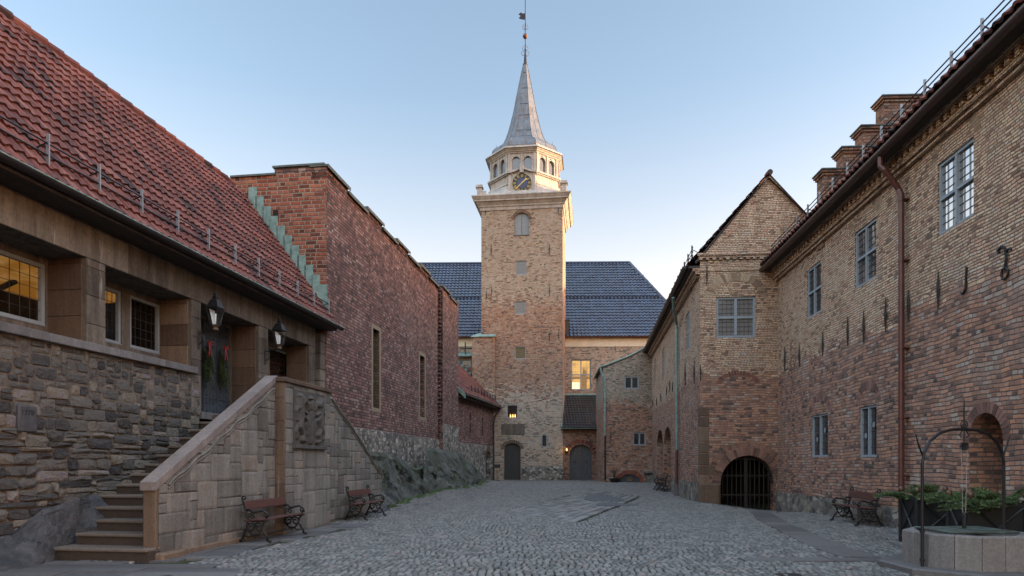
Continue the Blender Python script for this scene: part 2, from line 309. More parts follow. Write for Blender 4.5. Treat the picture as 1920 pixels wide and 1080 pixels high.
def tag(o, label=None, cat=None, group=None, kind=None):
    for k, v in (('label', label), ('category', cat), ('group', group), ('kind', kind)):
        if v: o[k] = v
    return o
class MB:
    def __init__(s): s.v = []; s.f = []; s.t = []; s.cur = (.5, .5); s.xf = None; s.mi = []; s.cm = 0
    def add(s, vs, fs):
        b = len(s.v)
        if s.xf is not None: vs = [tuple(s.xf @ Vector(v)) for v in vs]
        s.v += [tuple(v) for v in vs]; s.t += [s.cur] * len(vs); s.f += [tuple(b + i for i in f) for f in fs]; s.mi += [s.cm]*len(fs)
    def rnd(s): s.cur = (random.random(), random.random()); return s
    def box(s, x0, x1, y0, y1, z0, z1, bev=0):
        if bev <= 0:
            s.add([(x0,y0,z0),(x1,y0,z0),(x1,y1,z0),(x0,y1,z0),(x0,y0,z1),(x1,y0,z1),(x1,y1,z1),(x0,y1,z1)],
                  [(0,3,2,1),(4,5,6,7),(0,1,5,4),(1,2,6,5),(2,3,7,6),(3,0,4,7)]); return
        b = bev; vs = []; 
        for (X, Y) in ((x0,y0),(x1,y0),(x1,y1),(x0,y1)):
            sx = b if X == x0 else -b; sy = b if Y == y0 else -b
            vs += [(X+sx,Y+sy,z0),(X+sx,Y,z0+b),(X,Y+sy,z0+b),(X+sx,Y,z1-b),(X,Y+sy,z1-b),(X+sx,Y+sy,z1)]
        fs = [(0,18,12,6),(5,11,17,23),(1,7,9,3),(8,14,16,10),(13,19,21,15),(20,2,4,22)]
        fs += [(0,6,7,1),(6,12,14,8),(12,18,19,13),(18,0,2,20),(3,9,11,5),(10,16,17,11),(15,21,23,17),(22,4,5,23)]
        fs += [(1,3,4,2),(7,8,10,9),(13,15,16,14),(19,20,22,21),(0,1,2),(6,8,7),(12,13,14),(18,20,19),(3,5,4),(9,10,11),(15,17,16),(21,22,23)]
        s.add(vs, fs)
    def poly(s, pts): s.add(pts, [tuple(range(len(pts)))])
    def prism(s, pts, y0, y1):
        """polygon pts [(x,z)] extruded from y0 to y1"""
        n = len(pts); s.add([(a, y0, c) for a, c in pts] + [(a, y1, c) for a, c in pts],
            [tuple(range(n)), tuple(range(2*n-1, n-1, -1))] + [(i, i+n, (i+1) % n + n, (i+1) % n) for i in range(n)])
    def tube(s, pts, r, n=6, caps=True):
        pts = [Vector(p) for p in pts]; rs = r if isinstance(r, (list, tuple)) else [r]*len(pts)
        vs = []; up = None
        for i, p in enumerate(pts):
            t = (pts[min(i+1, len(pts)-1)] - pts[max(i-1, 0)]).normalized()
            if up is None:
                up = Vector((0,0,1)) if abs(t.z) < .9 else Vector((1,0,0))
            a = t.cross(up); 
            if a.length < 1e-4: a = t.orthogonal()
            a.normalize(); b = a.cross(t).normalized(); up = b
            vs += [p + (a*math.cos(2*math.pi*k/n) + b*math.sin(2*math.pi*k/n))*rs[i] for k in range(n)]
        fs = [(i*n+k, i*n+(k+1) % n, (i+1)*n+(k+1) % n, (i+1)*n+k) for i in range(len(pts)-1) for k in range(n)]
        if caps: fs += [tuple(range(n-1, -1, -1)), tuple((len(pts)-1)*n+k for k in range(n))]
        s.add(vs, fs)
    def lathe(s, prof, n=16, c=(0,0,0), rot=0, caps=True):
        vs = [(c[0]+r*math.cos(rot+2*math.pi*k/n), c[1]+r*math.sin(rot+2*math.pi*k/n), c[2]+z) for r, z in prof for k in range(n)]
        fs = [(i*n+k, i*n+(k+1) % n, (i+1)*n+(k+1) % n, (i+1)*n+k) for i in range(len(prof)-1) for k in range(n)]
        if caps: fs += [tuple(range(n-1,-1,-1)), tuple((len(prof)-1)*n+k for k in range(n))]
        s.add(vs, fs)
    def build(s, name, mat, parent=None, label=None, smooth=False):
        V = np.array(s.v, 'f'); uvs = []
        for f in s.f:
            P = V[list(f)]; nrm = np.zeros(3)
            for i in range(1, len(f)-1): nrm += np.cross(P[i]-P[0], P[i+1]-P[0])
            ax = int(np.argmax(np.abs(nrm)))
            ij = ((1, 2), (0, 2), (0, 1))[ax]
            uvs += [(p[ij[0]], p[ij[1]]) for p in P]
        mats = mat if isinstance(mat, list) else [mat]
        me = mesh_from(name, s.v, s.f, uvs, s.t, smooth); o = link(name, me, mats[0], parent, label)
        for q in mats[1:]: me.materials.append(M[q] if isinstance(q, str) else q)
        if len(mats) > 1: me.polygons.foreach_set('material_index', s.mi)
        return o

class Frame:
    """a wall plane: local X runs to the viewer's right, local Y into the wall, Z up"""
    def __init__(s, o, d):
        s.o = Vector(o); s.d = Vector(d).normalized(); s.m = Vector((-s.d.y, s.d.x))
    def at(s, px, py=None, off=0.):
        r = Vector(((px-960)/FOC, 1.)); t = (off + s.o.dot(s.m)) / r.dot(s.m)
        sv = (r*t - s.o).dot(s.d)
        return sv if py is None else (sv, EYE + (HZ-py)/FOC*t)
    def S(s, px, off=0.): return s.at(px, None, off)
    def Z(s, px, py, off=0.): return s.at(px, py, off)[1]
    def Y(s, Yw):  # s at which the wall is Yw metres ahead of the camera
        return (Yw - s.o.y) / s.d.y
    def world(s, x, y, z): p = s.o + s.d*x + s.m*y; return Vector((p.x, p.y, z))
    def empty(s, name): 
        o = bpy.data.objects.new(name, None); sc.collection.objects.link(o)
        o.location = (s.o.x, s.o.y, 0); o.rotation_euler = (0, 0, math.atan2(s.d.y, s.d.x)); o.empty_display_size = .3; return o
def left_frame(v, K): return Frame((-K, 0), ((v-960)/FOC, 1))
def right_frame(v, K): return Frame((K, 0), (-(v-960)/FOC, -1))
def arc_pts(a, b, zs, rise, n=14):
    c = (a+b)/2; rx = (b-a)/2
    return [(c - rx*math.cos(math.pi*i/n), zs + rise*math.sin(math.pi*i/n)) for i in range(n+1)]
def wall(mb, s0, s1, z0, z1, ops=(), depth=.3, y=0.):
    """front sheet with openings (a, b, c, d, rise[, depth]) and their reveals"""
    xs = sorted({s0, s1, *[o[0] for o in ops], *[o[1] for o in ops]}); zs = sorted({z0, z1, *[o[2] for o in ops], *[o[3] for o in ops]})
    for i in range(len(xs)-1):
        for j in range(len(zs)-1):
            cx, cz = (xs[i]+xs[i+1])/2, (zs[j]+zs[j+1])/2
            if any(o[0] < cx < o[1] and o[2] < cz < o[3] for o in ops): continue
            mb.poly([(xs[i],y,zs[j]),(xs[i+1],y,zs[j]),(xs[i+1],y,zs[j+1]),(xs[i],y,zs[j+1])])
    for o in ops:
        a, b, c, d, rise = o[:5]; dp = o[5] if len(o) > 5 else depth
        if rise:
            ap = arc_pts(a, b, d-rise, rise)
            for p, q in zip(ap, ap[1:]): mb.poly([(p[0],y,p[1]),(q[0],y,q[1]),(q[0],y,d),(p[0],y,d)])
            out = [(a, c)] + ap + [(b, c)]
        else: out = [(a, c), (a, d), (b, d), (b, c)]
        for p, q in zip(out, out[1:] + out[:1]): mb.poly([(p[0],y,p[1]),(q[0],y,q[1]),(q[0],y+dp,q[1]),(p[0],y+dp,p[1])])
def window(parent, a, b, c, d, y, cols=2, rows=2, lead=(3, 4), gl='glass', fr='frame', fw=.055, arch=0, back=True, label=None):
    m = MB(); m.box(a, a+fw, y, y+.07, c, d); m.box(b-fw, b, y, y+.07, c, d)
    m.box(a+fw, b-fw, y, y+.07, c, c+fw); m.box(a+fw, b-fw, y, y+.07, d-fw, d)
    m.box(a-.012, b+.012, y-.02, y+.03, c-.02, c+.012)
    W, H = (b-a-2*fw), (d-c-2*fw)
    for i in range(1, cols): x = a+fw+W*i/cols; m.box(x-fw*.55, x+fw*.55, y-.012, y+.06, c+fw, d-fw)
    for j in range(1, rows):
        z = c+fw+H*j/rows
        for i in range(cols):
            xa = a+fw+W*i/cols + (fw*.55 if i else 0); xb = a+fw+W*(i+1)/cols - (fw*.55 if i < cols-1 else 0)
            m.box(xa, xb, y-.008, y+.06, z-fw*.5, z+fw*.5)
    wobj = m.build('window', fr, parent, label)
    l = MB(); t = .0035
    for i in range(cols*lead[0]):
        if i % lead[0]: x = a+fw+W*i/(cols*lead[0]); l.box(x-t, x+t, y+.035, y+.046, c+fw, d-fw)
    for j in range(rows*lead[1]):
        if j % lead[1]: z = c+fw+H*j/(rows*lead[1]); l.box(a+fw, b-fw, y+.033, y+.044, z-t, z+t)
    if l.f: l.build('leading', 'lead_bar', wobj)
    p = MB(); p.box(a+fw*.8, b-fw*.8, y+.05, y+.056, c+fw*.8, d-fw*.8); p.build('pane', gl, wobj)
    return wobj
def voussoirs(mb, a, b, zs, rise, th, y, n, dep=.02, legs=0, gap=.012):
    c = (a+b)/2; rx = (b-a)/2
    for i in range(n):
        t0 = math.pi*(i+.5)/n; hw = math.pi/n*.5*.85
        P = [(c-(rx+e)*math.cos(t), zs+(rise+e)*math.sin(t)) for e, t in ((0.004, t0-hw), (0.004, t0+hw), (th, t0+hw), (th, t0-hw))]
        mb.rnd(); mb.prism(P, y-dep*random.uniform(.5, 1), y+.01)
def clip_poly(P, a, b, c):
    """keep a*x+b*z<=c"""
    out = []
    for i in range(len(P)):
        p, q = P[i], P[(i+1) % len(P)]; dp = a*p[0]+b*p[1]-c; dq = a*q[0]+b*q[1]-c
        if dp <= 0: out.append(p)
        if dp*dq < 0: t = dp/(dp-dq); out.append((p[0]+(q[0]-p[0])*t, p[1]+(q[1]-p[1])*t))
    return out
def pack(s0, s1, z0, z1, cell, sizes, rs=None):
    rs = rs or random; nx = max(1, int((s1-s0)/cell[0])); nz = max(1, int((z1-z0)/cell[1])); cx = (s1-s0)/nx; cz = (z1-z0)/nz
    occ = [[False]*nz for _ in range(nx)]; out = []
    for j in range(nz):
        i = 0
        while i < nx:
            if occ[i][j]: i += 1; continue
            w, h = rs.choice(sizes); ww = 0
            while ww < w and i+ww < nx and not occ[i+ww][j]: ww += 1
            h = min(h, nz-j)
            for a in range(ww):
                for b in range(h): occ[i+a][j+b] = True
            out.append((s0+i*cx, s0+(i+ww)*cx, z0+j*cz, z0+(j+h)*cz)); i += ww
    return out
def masonry(mb, rects, y, gap=.012, jit=.0, bulge=.02, proud=.02, clips=(), keep=None, rnd=.25):
    """real blocks: each an uneven outline with a raised, dented face"""
    for (a, b, c, d) in rects:
        if keep and not keep((a+b)/2, (c+d)/2): continue
        k = min(b-a, d-c)*rnd
        P = []
        for (X, Z, sx, sz) in ((a+gap, c+gap, 1, 1), (b-gap, c+gap, -1, 1), (b-gap, d-gap, -1, -1), (a+gap, d-gap, 1, -1)):
            jx, jz = random.uniform(-jit, jit), random.uniform(-jit, jit); q = k*random.uniform(.3, 1)
            e = [(X+jx+sx*q, Z+jz), (X+jx, Z+jz+sz*q)] if k > 0 else [(X, Z)]
            if k > 0 and ((sx == 1) == (sz == 1)): e = e[::-1]
            P += e
        for cl in clips: P = clip_poly(P, *cl) if P else P
        if len(P) < 3: continue
        cx = sum(p[0] for p in P)/len(P); cz = sum(p[1] for p in P)/len(P)
        pr = proud*random.uniform(.5, 1.3); n = len(P); mb.rnd()
        ring = [(cx+(p[0]-cx)*.84, cz+(p[1]-cz)*.8) for p in P]
        mb.add([(p[0], y+.02, p[1]) for p in P] + [(p[0], y-pr*.6, p[1]) for p in P] +
               [(p[0], y-pr-bulge*random.uniform(.2, 1), p[1]) for p in ring] + [(cx+random.uniform(-.2, .2)*(b-a), y-pr-bulge*random.uniform(.5, 1.5), cz)],
               [(i, (i+1) % n, n+(i+1) % n, n+i) for i in range(n)] + [(n+i, n+(i+1) % n, 2*n+(i+1) % n, 2*n+i) for i in range(n)] +
               [(2*n+i, 2*n+(i+1) % n, 3*n) for i in range(n)])
def pantiles(name, P0, U, V, W, L, mat, parent, tw=.23, cl=.34, amp=.034, lip=.035, keep=None, flip=1):
    P0, U, V = Vector(P0), Vector(U).normalized(), Vector(V).normalized(); N = U.cross(V)*flip
    nu, nv = int(round(W/tw)), int(round(L/cl)); tw = W/nu; cl = L/nv
    prof = [(0, .45), (.14, .85), (.28, 1), (.42, .75), (.58, .15), (.75, -.1), (.9, .05), (1, .45)]
    vs = []; fs = []; ti = []
    for j in range(nv):
        for i in range(nu):
            if keep and not keep((i+.5)*tw, (j+.5)*cl): continue
            b = len(vs); t = (random.random(), random.random()); k = len(prof)
            jj = random.uniform(-.006, .006); rl = random.uniform(-.012, .012)
            for (v, h0) in ((j*cl-.03+rl, -.01), (j*cl-.03+rl, lip+jj), ((j+1)*cl, .0)):
                for (x, h) in prof:
                    vs.append(P0 + U*((i+x)*tw) + V*v + N*(h*amp + h0)); ti.append(t)
            for r in range(2):
                for q in range(k-1): fs.append((b+r*k+q, b+r*k+q+1, b+(r+1)*k+q+1, b+(r+1)*k+q))
    return link(name, mesh_from(name, vs, fs, None, ti, False), mat, parent)
def ss(a, b, x): t = min(1, max(0, (x-a)/(b-a))); return t*t*(3-2*t)
def gz(x, y):
    dl = x+8.91-.144*y
    return .30*ss(24, 43, y) + .27*(1-ss(1.7, 3.6, dl))*ss(20.5, 27, y)*(1-ss(37, 46, y)) - .24*math.exp(-((x-9.4)/1.3)**2-((y-23.6)/2.0)**2) + .10*math.exp(-((x-6.6)/1.0)**2-((y-24)/2.5)**2)
# ================================================================ GROUND
def inpoly(x, y, poly):
    r = np.zeros(len(x), bool); n = len(poly)
    for i in range(n):
        (x1, y1), (x2, y2) = poly[i], poly[(i+1) % n]
        c = ((y1 > y) != (y2 > y)) & (x < (x2-x1)*(y-y1)/((y2-y1) or 1e-9) + x1); r ^= c
    return r
def gz_np(x, y):
    t = np.clip((y-24)/19, 0, 1); t = t*t*(3-2*t); dl = x+8.91-.144*y
    S = lambda a, b, v: (lambda q: q*q*(3-2*q))(np.clip((v-a)/(b-a), 0, 1))
    return .30*t + .27*(1-S(1.7, 3.6, dl))*S(20.5, 27, y)*(1-S(37, 46, y)) - .24*np.exp(-((x-9.4)/1.3)**2-((y-23.6)/2.0)**2) + .10*np.exp(-((x-6.6)/1.0)**2-((y-24)/2.5)**2)
xs = np.concatenate([[-900, -300, -80, -30], np.linspace(-16, 20, 73), [32, 80, 300, 900]])
ys = np.concatenate([[-600, -150, -30, -5], np.linspace(0, 56, 113), [75, 150, 500, 1500]])
XX, YY = np.meshgrid(xs, ys); ZZ = gz_np(XX, YY) - .034
vv = np.stack([XX.ravel(), YY.ravel(), ZZ.ravel()], 1).tolist(); nx = len(xs)
fs = [(j*nx+i, j*nx+i+1, (j+1)*nx+i+1, (j+1)*nx+i) for j in range(len(ys)-1) for i in range(nx-1)]
tag(link('ground', mesh_from('ground', vv, fs), 'soil'), kind='structure')

FLAG_L = [(-9.5, 6), (-3.4, 6), (-3.85, 9.4), (-4.9, 10.0), (-5.65, 10.2), (-9.5, 10.3)]
FLANK_STRIP = [(-5.75, 10.2), (-4.95, 9.95), (-3.35, 16.6), (-4.9, 17.0)]
RIB = [(-.17, 21.3), (1.73, 17.0), (5.7, 29.3), (4.0, 35)]
SP = [(8.1, 22.0), (6.85, 17.7), (6.1, 14), (5.7, 12), (5.6, 10.7)]
def ribbon(pl, w):
    L, Rr = [], []
    for i, p in enumerate(pl):
        t = Vector(pl[min(i+1, len(pl)-1)]) - Vector(pl[max(i-1, 0)]); t.normalize(); n = Vector((-t.y, t.x))*w/2
        L.append((p[0]+n.x, p[1]+n.y)); Rr.append((p[0]-n.x, p[1]-n.y))
    return L, Rr
sl, sr = ribbon(SP, .62); STRIP = sl + sr[::-1]
STRIP2 = [(3.6, 10.25), (5.9, 10.25), (5.9, 10.62), (3.6, 10.62)]
def setts(name, O, D, nrow, pitch, length, lmin, lmax, wav, include=None, exclude=(), xlim=None):
    ox, oy = O; d = Vector(D).normalized(); e = Vector((-d.y, d.x)); cx, cy, hl, hw, an = [], [], [], [], []
    for j in range(nrow):
        n = int(length/((lmin+lmax)/2))+2; L = rng.uniform(lmin, lmax, n); c = np.cumsum(L) - L/2 - rng.uniform(0, lmax)
        v = j*pitch + wav(c, j); dvdu = (wav(c+.05, j)-wav(c-.05, j))/.1
        cx.append(ox + d.x*c + e.x*v); cy.append(oy + d.y*c + e.y*v); hl.append(L/2); hw.append(np.full(n, pitch/2)*rng.uniform(.88, 1.02, n)); an.append(math.atan2(d.y, d.x) + np.arctan(dvdu) + rng.normal(0, .05, n))
    cx, cy, hl, hw, an = map(np.concatenate, (cx, cy, hl, hw, an))
    k = np.ones(len(cx), bool)
    if include: k &= inpoly(cx, cy, include)
    for p in exclude: k &= ~inpoly(cx, cy, p)
    if xlim: k &= xlim(cx, cy)
    k &= rng.random(len(cx)) > .004
    cx, cy, hl, hw, an = cx[k], cy[k], hl[k]-.012, hw[k]-.0125, an[k]; n = len(cx)
    ca, sa = np.cos(an), np.sin(an); base = gz_np(cx, cy) + rng.normal(0, .003, n); tlx, tly = rng.normal(0, .015, n), rng.normal(0, .015, n)
    V = np.zeros((n, 12, 3), 'f'); sg = [(-1, -1), (1, -1), (1, 1), (-1, 1)]
    jt = rng.uniform(-.008, .008, (n, 4, 2))
    for r, (sh, z) in enumerate(((1., -.06), (1., -.012), (.84, .0))):
        for q, (a, b) in enumerate(sg):
            u = (a*hl + jt[:, q, 0])*(1 if r < 2 else 1) - a*(1-sh)*.07*.9; v_ = b*hw + jt[:, q, 1] - b*(1-sh)*.06
            V[:, r*4+q, 0] = cx + u*ca - v_*sa; V[:, r*4+q, 1] = cy + u*sa + v_*ca
            V[:, r*4+q, 2] = base + z + (tlx*u + tly*v_ if r else 0)
    F = [(0,1,5,4),(1,2,6,5),(2,3,7,6),(3,0,4,7),(4,5,9,8),(5,6,10,9),(6,7,11,10),(7,4,8,11),(8,9,10,11)]
    idx = (np.arange(n)[:, None, None]*12 + np.array(F)[None]).reshape(-1, 4)
    me = bpy.data.meshes.new(name); me.vertices.add(n*12); me.vertices.foreach_set('co', V.ravel())
    me.loops.add(len(idx)*4); me.loops.foreach_set('vertex_index', idx.ravel().astype('i'))
    me.polygons.add(len(idx)); me.polygons.foreach_set('loop_start', (np.arange(len(idx))*4).astype('i')); me.polygons.foreach_set('loop_total', np.full(len(idx), 4, 'i'))
    a = me.attributes.new('tint', 'FLOAT_COLOR', 'POINT'); t = np.repeat(rng.random(n), 12); buf = np.zeros((n*12, 4), 'f'); buf[:, 0] = t; buf[:, 1] = t; buf[:, 3] = 1; a.data.foreach_set('color', buf.ravel())
    me.update(calc_edges=True); me.polygons.foreach_set('use_smooth', [True]*len(idx))
    return me
lim = lambda x, y: (x > -8.2+.144*y) & (x < np.where(y < 24.5, 8.3+.08*y, 4.6+.118*y)) & (y < 48.6)
wav = lambda u, j: .40*np.sin(u*.32+.6) + .05*np.sin(u*1.1+j*.05) + .015*np.sin(u*3.7+j*.3)
me = setts('cobblestones', (-9, 6.5), (1, .03), 290, .150, 24, .080, .125, wav, exclude=[FLAG_L, FLANK_STRIP, RIB, STRIP, STRIP2], xlim=lim)
tag(link('cobblestones', me, 'cobble'), kind='structure')
me = setts('long_setts', (0.7, 13.8), (3.97, 12.3), 34, .30, 30, .35, .7, lambda u, j: .0*u, include=RIB)
me2 = me
o = tag(link('long_setts', me, 'cobble_light'), kind='structure')
def slabs(name, poly, cell, sizes, mat='slab', z=0., jitter=.02):
    m = MB(); px = [p[0] for p in poly]; py = [p[1] for p in poly]
    for (a, b, c, d) in pack(min(px), max(px), min(py), max(py), cell, sizes):
        P = [(a+.008, c+.008), (b-.008, c+.008), (b-.008, d-.008), (a+.008, d-.008)]
        if not inpoly(np.array([(a+b)/2]), np.array([(c+d)/2]), poly)[0]: continue
        m.rnd(); zz = z + random.uniform(-.004, .004); n = 4
        m.add([(x, y, gz(x, y)+zz-.04) for x, y in P] + [(x, y, gz(x, y)+zz) for x, y in P], [(4,5,6,7),(0,1,5,4),(1,2,6,5),(2,3,7,6),(3,0,4,7)])
    return tag(m.build(name, mat), kind='structure')
slabs('flagstones', FLAG_L, (.3, .34), [(3,1),(4,1),(3,1),(5,1)])
slabs('mossy_flagstones', FLANK_STRIP, (.3, .28), [(2,1),(3,1),(2,2)])
m = MB()
for i in range(len(SP)-1):
    n = max(1, int((Vector(SP[i+1])-Vector(SP[i])).length/.75))
    for k in range(n):
        q = []
        for (A, B) in ((sl[i], sl[i+1]), (sr[i], sr[i+1])):
            for t in (k/n+.008, (k+1)/n-.008): q.append((A[0]+(B[0]-A[0])*t, A[1]+(B[1]-A[1])*t))
        q = [q[0], q[1], q[3], q[2]]; m.rnd()
        m.add([(x, y, gz(x, y)-.04) for x, y in q] + [(x, y, gz(x, y)+.004) for x, y in q], [(7,6,5,4),(4,5,1,0),(5,6,2,1),(6,7,3,2),(7,4,0,3)])
tag(m.build('flagstone_path', 'slab'), kind='structure')
slabs('flagstone_gutter', STRIP2, (.23, .37), [(2,1),(3,1)])
def patch(name, px, py, w, h, mat, z=.012, n=18):
    Z = (EYE-.12)*FOC/(py-HZ); cx = (px-960)/FOC*Z; m = MB(); pts = []
    for k in range(n):
        a = 2*math.pi*k/n; r = 1+.15*math.sin(3*a+px); pts.append((cx+w*r*math.cos(a), Z+h*r*math.sin(a)))
    m.add([(x, y, gz(x, y)+z) for x, y in pts]+[(x, y, gz(x, y)-.03) for x, y in pts], [tuple(range(n))] + [(i+n, (i+1) % n+n, (i+1) % n, i) for i in range(n)])
    return m.build(name, mat)
tag(patch('asphalt_patch', 1128, 930, .75, 2.4, 'asphalt'), kind='structure')
tag(patch('asphalt_patch', 1152, 940, .75, .9, 'asphalt'), kind='structure')
tag(patch('manhole_cover', 1482, 1062, .17, .17, 'iron', .006, 24), 'small round rusty manhole cover set in the cobbles right of centre', 'manhole cover')
tag(patch('drain_cover', 305, 1066, .14, .13, 'iron', .008, 24), 'small dark round cover in the flagstones before the staircase', 'drain cover')
tag(patch('drain_cover', 1245, 919, .45, .5, 'iron', .012, 24), 'flat dark drain cover in the cobbles before the half-moon cellar door', 'drain cover')

# ================================================================ LEFT STONE HALL
FL = left_frame(1140, 9.126); sLen = lambda Y: FL.Y(Y)
hall = tag(FL.empty('stone_hall'), 'low rubble stone hall with steep red pantiled roof and deep window recesses on the left', 'building')
s_near = sLen(2.0); s_end = sLen(21.1)
o1 = (s_near+2.2, FL.S(161)); o2 = (FL.S(197), FL.S(358)); o3 = (FL.S(376), FL.S(484)); o4 = (FL.S(502), FL.S(579))
ZS, ZL, ZT = 3.62, 5.10, 5.72; LAND = 2.62; DEP = .72
m = MB()   # lintel band and piers as dressed blocks on a plain core
wall(m, s_near, s_end-.35, LAND, ZT, [(*o1, ZS, ZL, 0, DEP), (*o2, ZS, ZL, 0, DEP), (*o3, LAND-.001, ZL, 0, DEP), (*o4, ZS-.25, ZL, 0, DEP)])
core = m.build('dressed_wall', 'ashlar_brown', hall)
m = MB()
for (a, b) in ((o1[1], o2[0]), (o2[1], o3[0]), (o3[1], o4[0]), (o4[1], s_end-.36)):
    zz = ZS if a < FL.S(300) else LAND
    while zz < ZL-.05:
        h = min(random.choice((.34, .42, .5)), ZL-zz)
        if ZL-zz-h < .12: h = ZL-zz
        m.rnd(); m.box(a+.004, b-.004, -.014, .05, zz+.004, zz+h-.004, .006); zz += h
x = s_near
while x < s_end-.4:
    L = min(random.uniform(1.1, 1.9), s_end-.36-x); m.rnd(); m.box(x+.003, x+L-.003, -.022, .04, ZL+.004, ZT-.06, .006); x += L
m.build('pier_blocks', 'ashlar_brown', hall)
m = MB()   # splayed brown jambs inside the recesses
for (a, b, zb) in ((*o1, ZS), (*o2, ZS), (*o3, LAND), (*o4, ZS)):
    m = MB(); m2 = MB(); zz = zb
    while zz < ZL-.03:
        h = min(.46, ZL-zz); m.rnd(); m.box(b-.03, b-.002, .06, DEP-.003, zz+.004, zz+h-.003, .005); m2.rnd(); m2.box(a+.002, a+.03, .06, DEP-.003, zz+.004, zz+h-.003, .005); zz += h
    m.build('jamb_stones', 'rust_stone', hall); m2.build('jamb_stones', 'rust_stone', hall)
m = MB(); x = s_near
while x < o2[1]+.1:
    L = min(random.uniform(1.0, 1.7), o2[1]+.12-x)
    if L < .05: break
    m.rnd(); m.box(x+.003, x+L-.003, -.10, .25, ZS-.15, ZS-.004, .012); x += L
m.build('sill', 'sill_stone', hall); m = MB(); m.rnd(); m.box(o4[0], o4[1], -.02, .25, ZS-.40, ZS-.26, .012)
m.build('sill', 'sill_stone', hall)
# back panel of recesses (blue-grey timber and wall) with windows and door
m = MB()
wl = []
w1 = (o1[0], FL.S(86, DEP)); w2 = (FL.S(186, DEP)-.05, FL.S(228, DEP)); w3 = (FL.S(244, DEP), FL.S(301, DEP)); w4 = (FL.S(505, DEP), FL.S(547, DEP))
wall(m, s_near, s_end-.4, LAND-.3, ZT, [(w1[0], w1[1], 3.9, 4.98, 0, .1), (w2[0], w2[1], 3.9, 4.98, 0, .1), (w3[0], w3[1], 3.9, 4.98, 0, .1), (w4[0], w4[1], 3.75, 4.9, 0, .1), (o3[0]+.1, o3[1]-.08, LAND, 5.02, 0, .1)], y=DEP)
m.build('recess_wall', 'ashlar_brown', hall)
window(hall, w1[1]-2.9, w1[1], 3.9, 4.98, DEP+.02, 1, 1, (14, 5), 'clear', fw=.07)
window(hall, w1[0], w1[1]-2.95, 3.9, 4.98, DEP+.02, 1, 1, (12, 5), 'clear', fw=.07)
window(hall, *w2, 3.9, 4.98, DEP+.02, 1, 1, (4, 5), 'clear', fw=.06)
window(hall, *w3, 3.9, 4.98, DEP+.02, 1, 1, (5, 5), 'clear', fw=.06)
window(hall, *w4, 3.75, 4.9, DEP+.02, 1, 1, (4, 6), 'clear', fw=.05)
m = MB(); m.box(s_near, s_end-.5, DEP+2.6, DEP+2.65, 2.6, 5.7); m.box(s_near, s_end-.5, DEP+.12, DEP+2.6, 2.55, 2.6)
for x in (4.6, 17.2): m.box(x, x+.1, DEP+.15, DEP+2.6, 2.6, 5.5)
m.build('room_wall', 'room', hall)
m = MB()   # warm lit vault seen high inside
m.box(s_near, 15.2, DEP+1.1, DEP+2.55, 5.2, 5.27); m.box(s_near, 15.2, DEP+2.5, DEP+2.58, 5.06, 5.19); m.build('lit_vault', 'lit', hall)
m = MB()
for x in np.arange(s_near+.5, 16, 1.15): m = MB(); m.tube([(x, DEP+2.4, 4.3), (x+.1, DEP+2.3, 4.95), (x+.35, DEP+2.1, 5.2)], .06, 6); m.build('roof_brace', 'room', hall)
# door
da, db = o3[0]+.1, o3[1]-.08; y = DEP+.04
m = MB(); n = 8
for i in range(n): m.box(da+(db-da)*i/n+.004, da+(db-da)*(i+1)/n-.004, y, y+.06, LAND+.05, 5.02)
door = m.build('door', 'door_blue', hall, 'blue-grey plank door studded with iron nails')
m = MB()
for i in range(n):
    for k in range(12):
        cx = da+(db-da)*(i+.5)/n; cz = LAND+.17+k*.2
        m.lathe([(.024, 0), (.018, .012), (.004, .018)], 8); v = m.v[-24:]; m.v[-24:] = [(cx+p[0], y-p[2], cz+p[1]) for p in v]
m.build('nail_stud', 'iron', door)
m = MB(); m.box((da+db)/2-.012, (da+db)/2+.012, y-.01, y, LAND+.05, 5.02)
for zz in (3.1, 3.9, 4.7): m.box(da, db, y-.006, y, zz, zz+.012)
m.build('strap', 'iron', door)
m = MB(); m.box(o3[0], o3[1], -.05, DEP+.1, LAND-.12, LAND+.04, .01); m.build('threshold', 'sill_stone', hall)
# rubble wall of real stones
m = MB(); wall(m, s_near, o3[0]-.02, -.3, ZS-.15, depth=.1, y=.015); m.build('mortar_bed', 'mortar', hall)
m = MB(); S = [(2,1),(3,1),(3,2),(2,2),(4,2),(1,1),(3,2),(4,1),(2,2),(5,2)]
rects = pack(s_near, o3[0]-.05, 2.05, ZS-.15, (.10, .098), S)
masonry(m, rects, .02, .008, .012, .022, .022)
S2 = [(4,1),(5,1),(3,1),(4,2),(6,2),(2,1),(3,2),(2,2),(7,1)]
rects = pack(s_near, o3[0]+2.4, -.25, 2.05, (.105, .095), S2)
stair_top = lambda x: ss(0, 1, 0)
masonry(m, rects, .02, .005, .022, .04, .035, rnd=.35)
m.build('rubble_stone_wall', 'stones', hall)
t = bpy.data.curves.new('date', 'FONT'); t.body = '1778'; t.size = .125; t.extrude = .003
to = bpy.data.objects.new('date', t); sc.collection.objects.link(to); dg = bpy.context.evaluated_depsgraph_get()
tm = bpy.data.meshes.new_from_object(to.evaluated_get(dg)); bpy.data.objects.remove(to)
a, zc = FL.at(33, 783)
pl = MB(); pl.box(a-.04, a+.30, -.065, .03, zc-.22, zc+.20, .02); dp = pl.build('date_stone', 'slate_dark', hall)
td = link('carved_date', tm, 'black', dp); td.location = (a-.01, -.066, zc+.04); td.rotation_euler = (R(90), 0, 0)
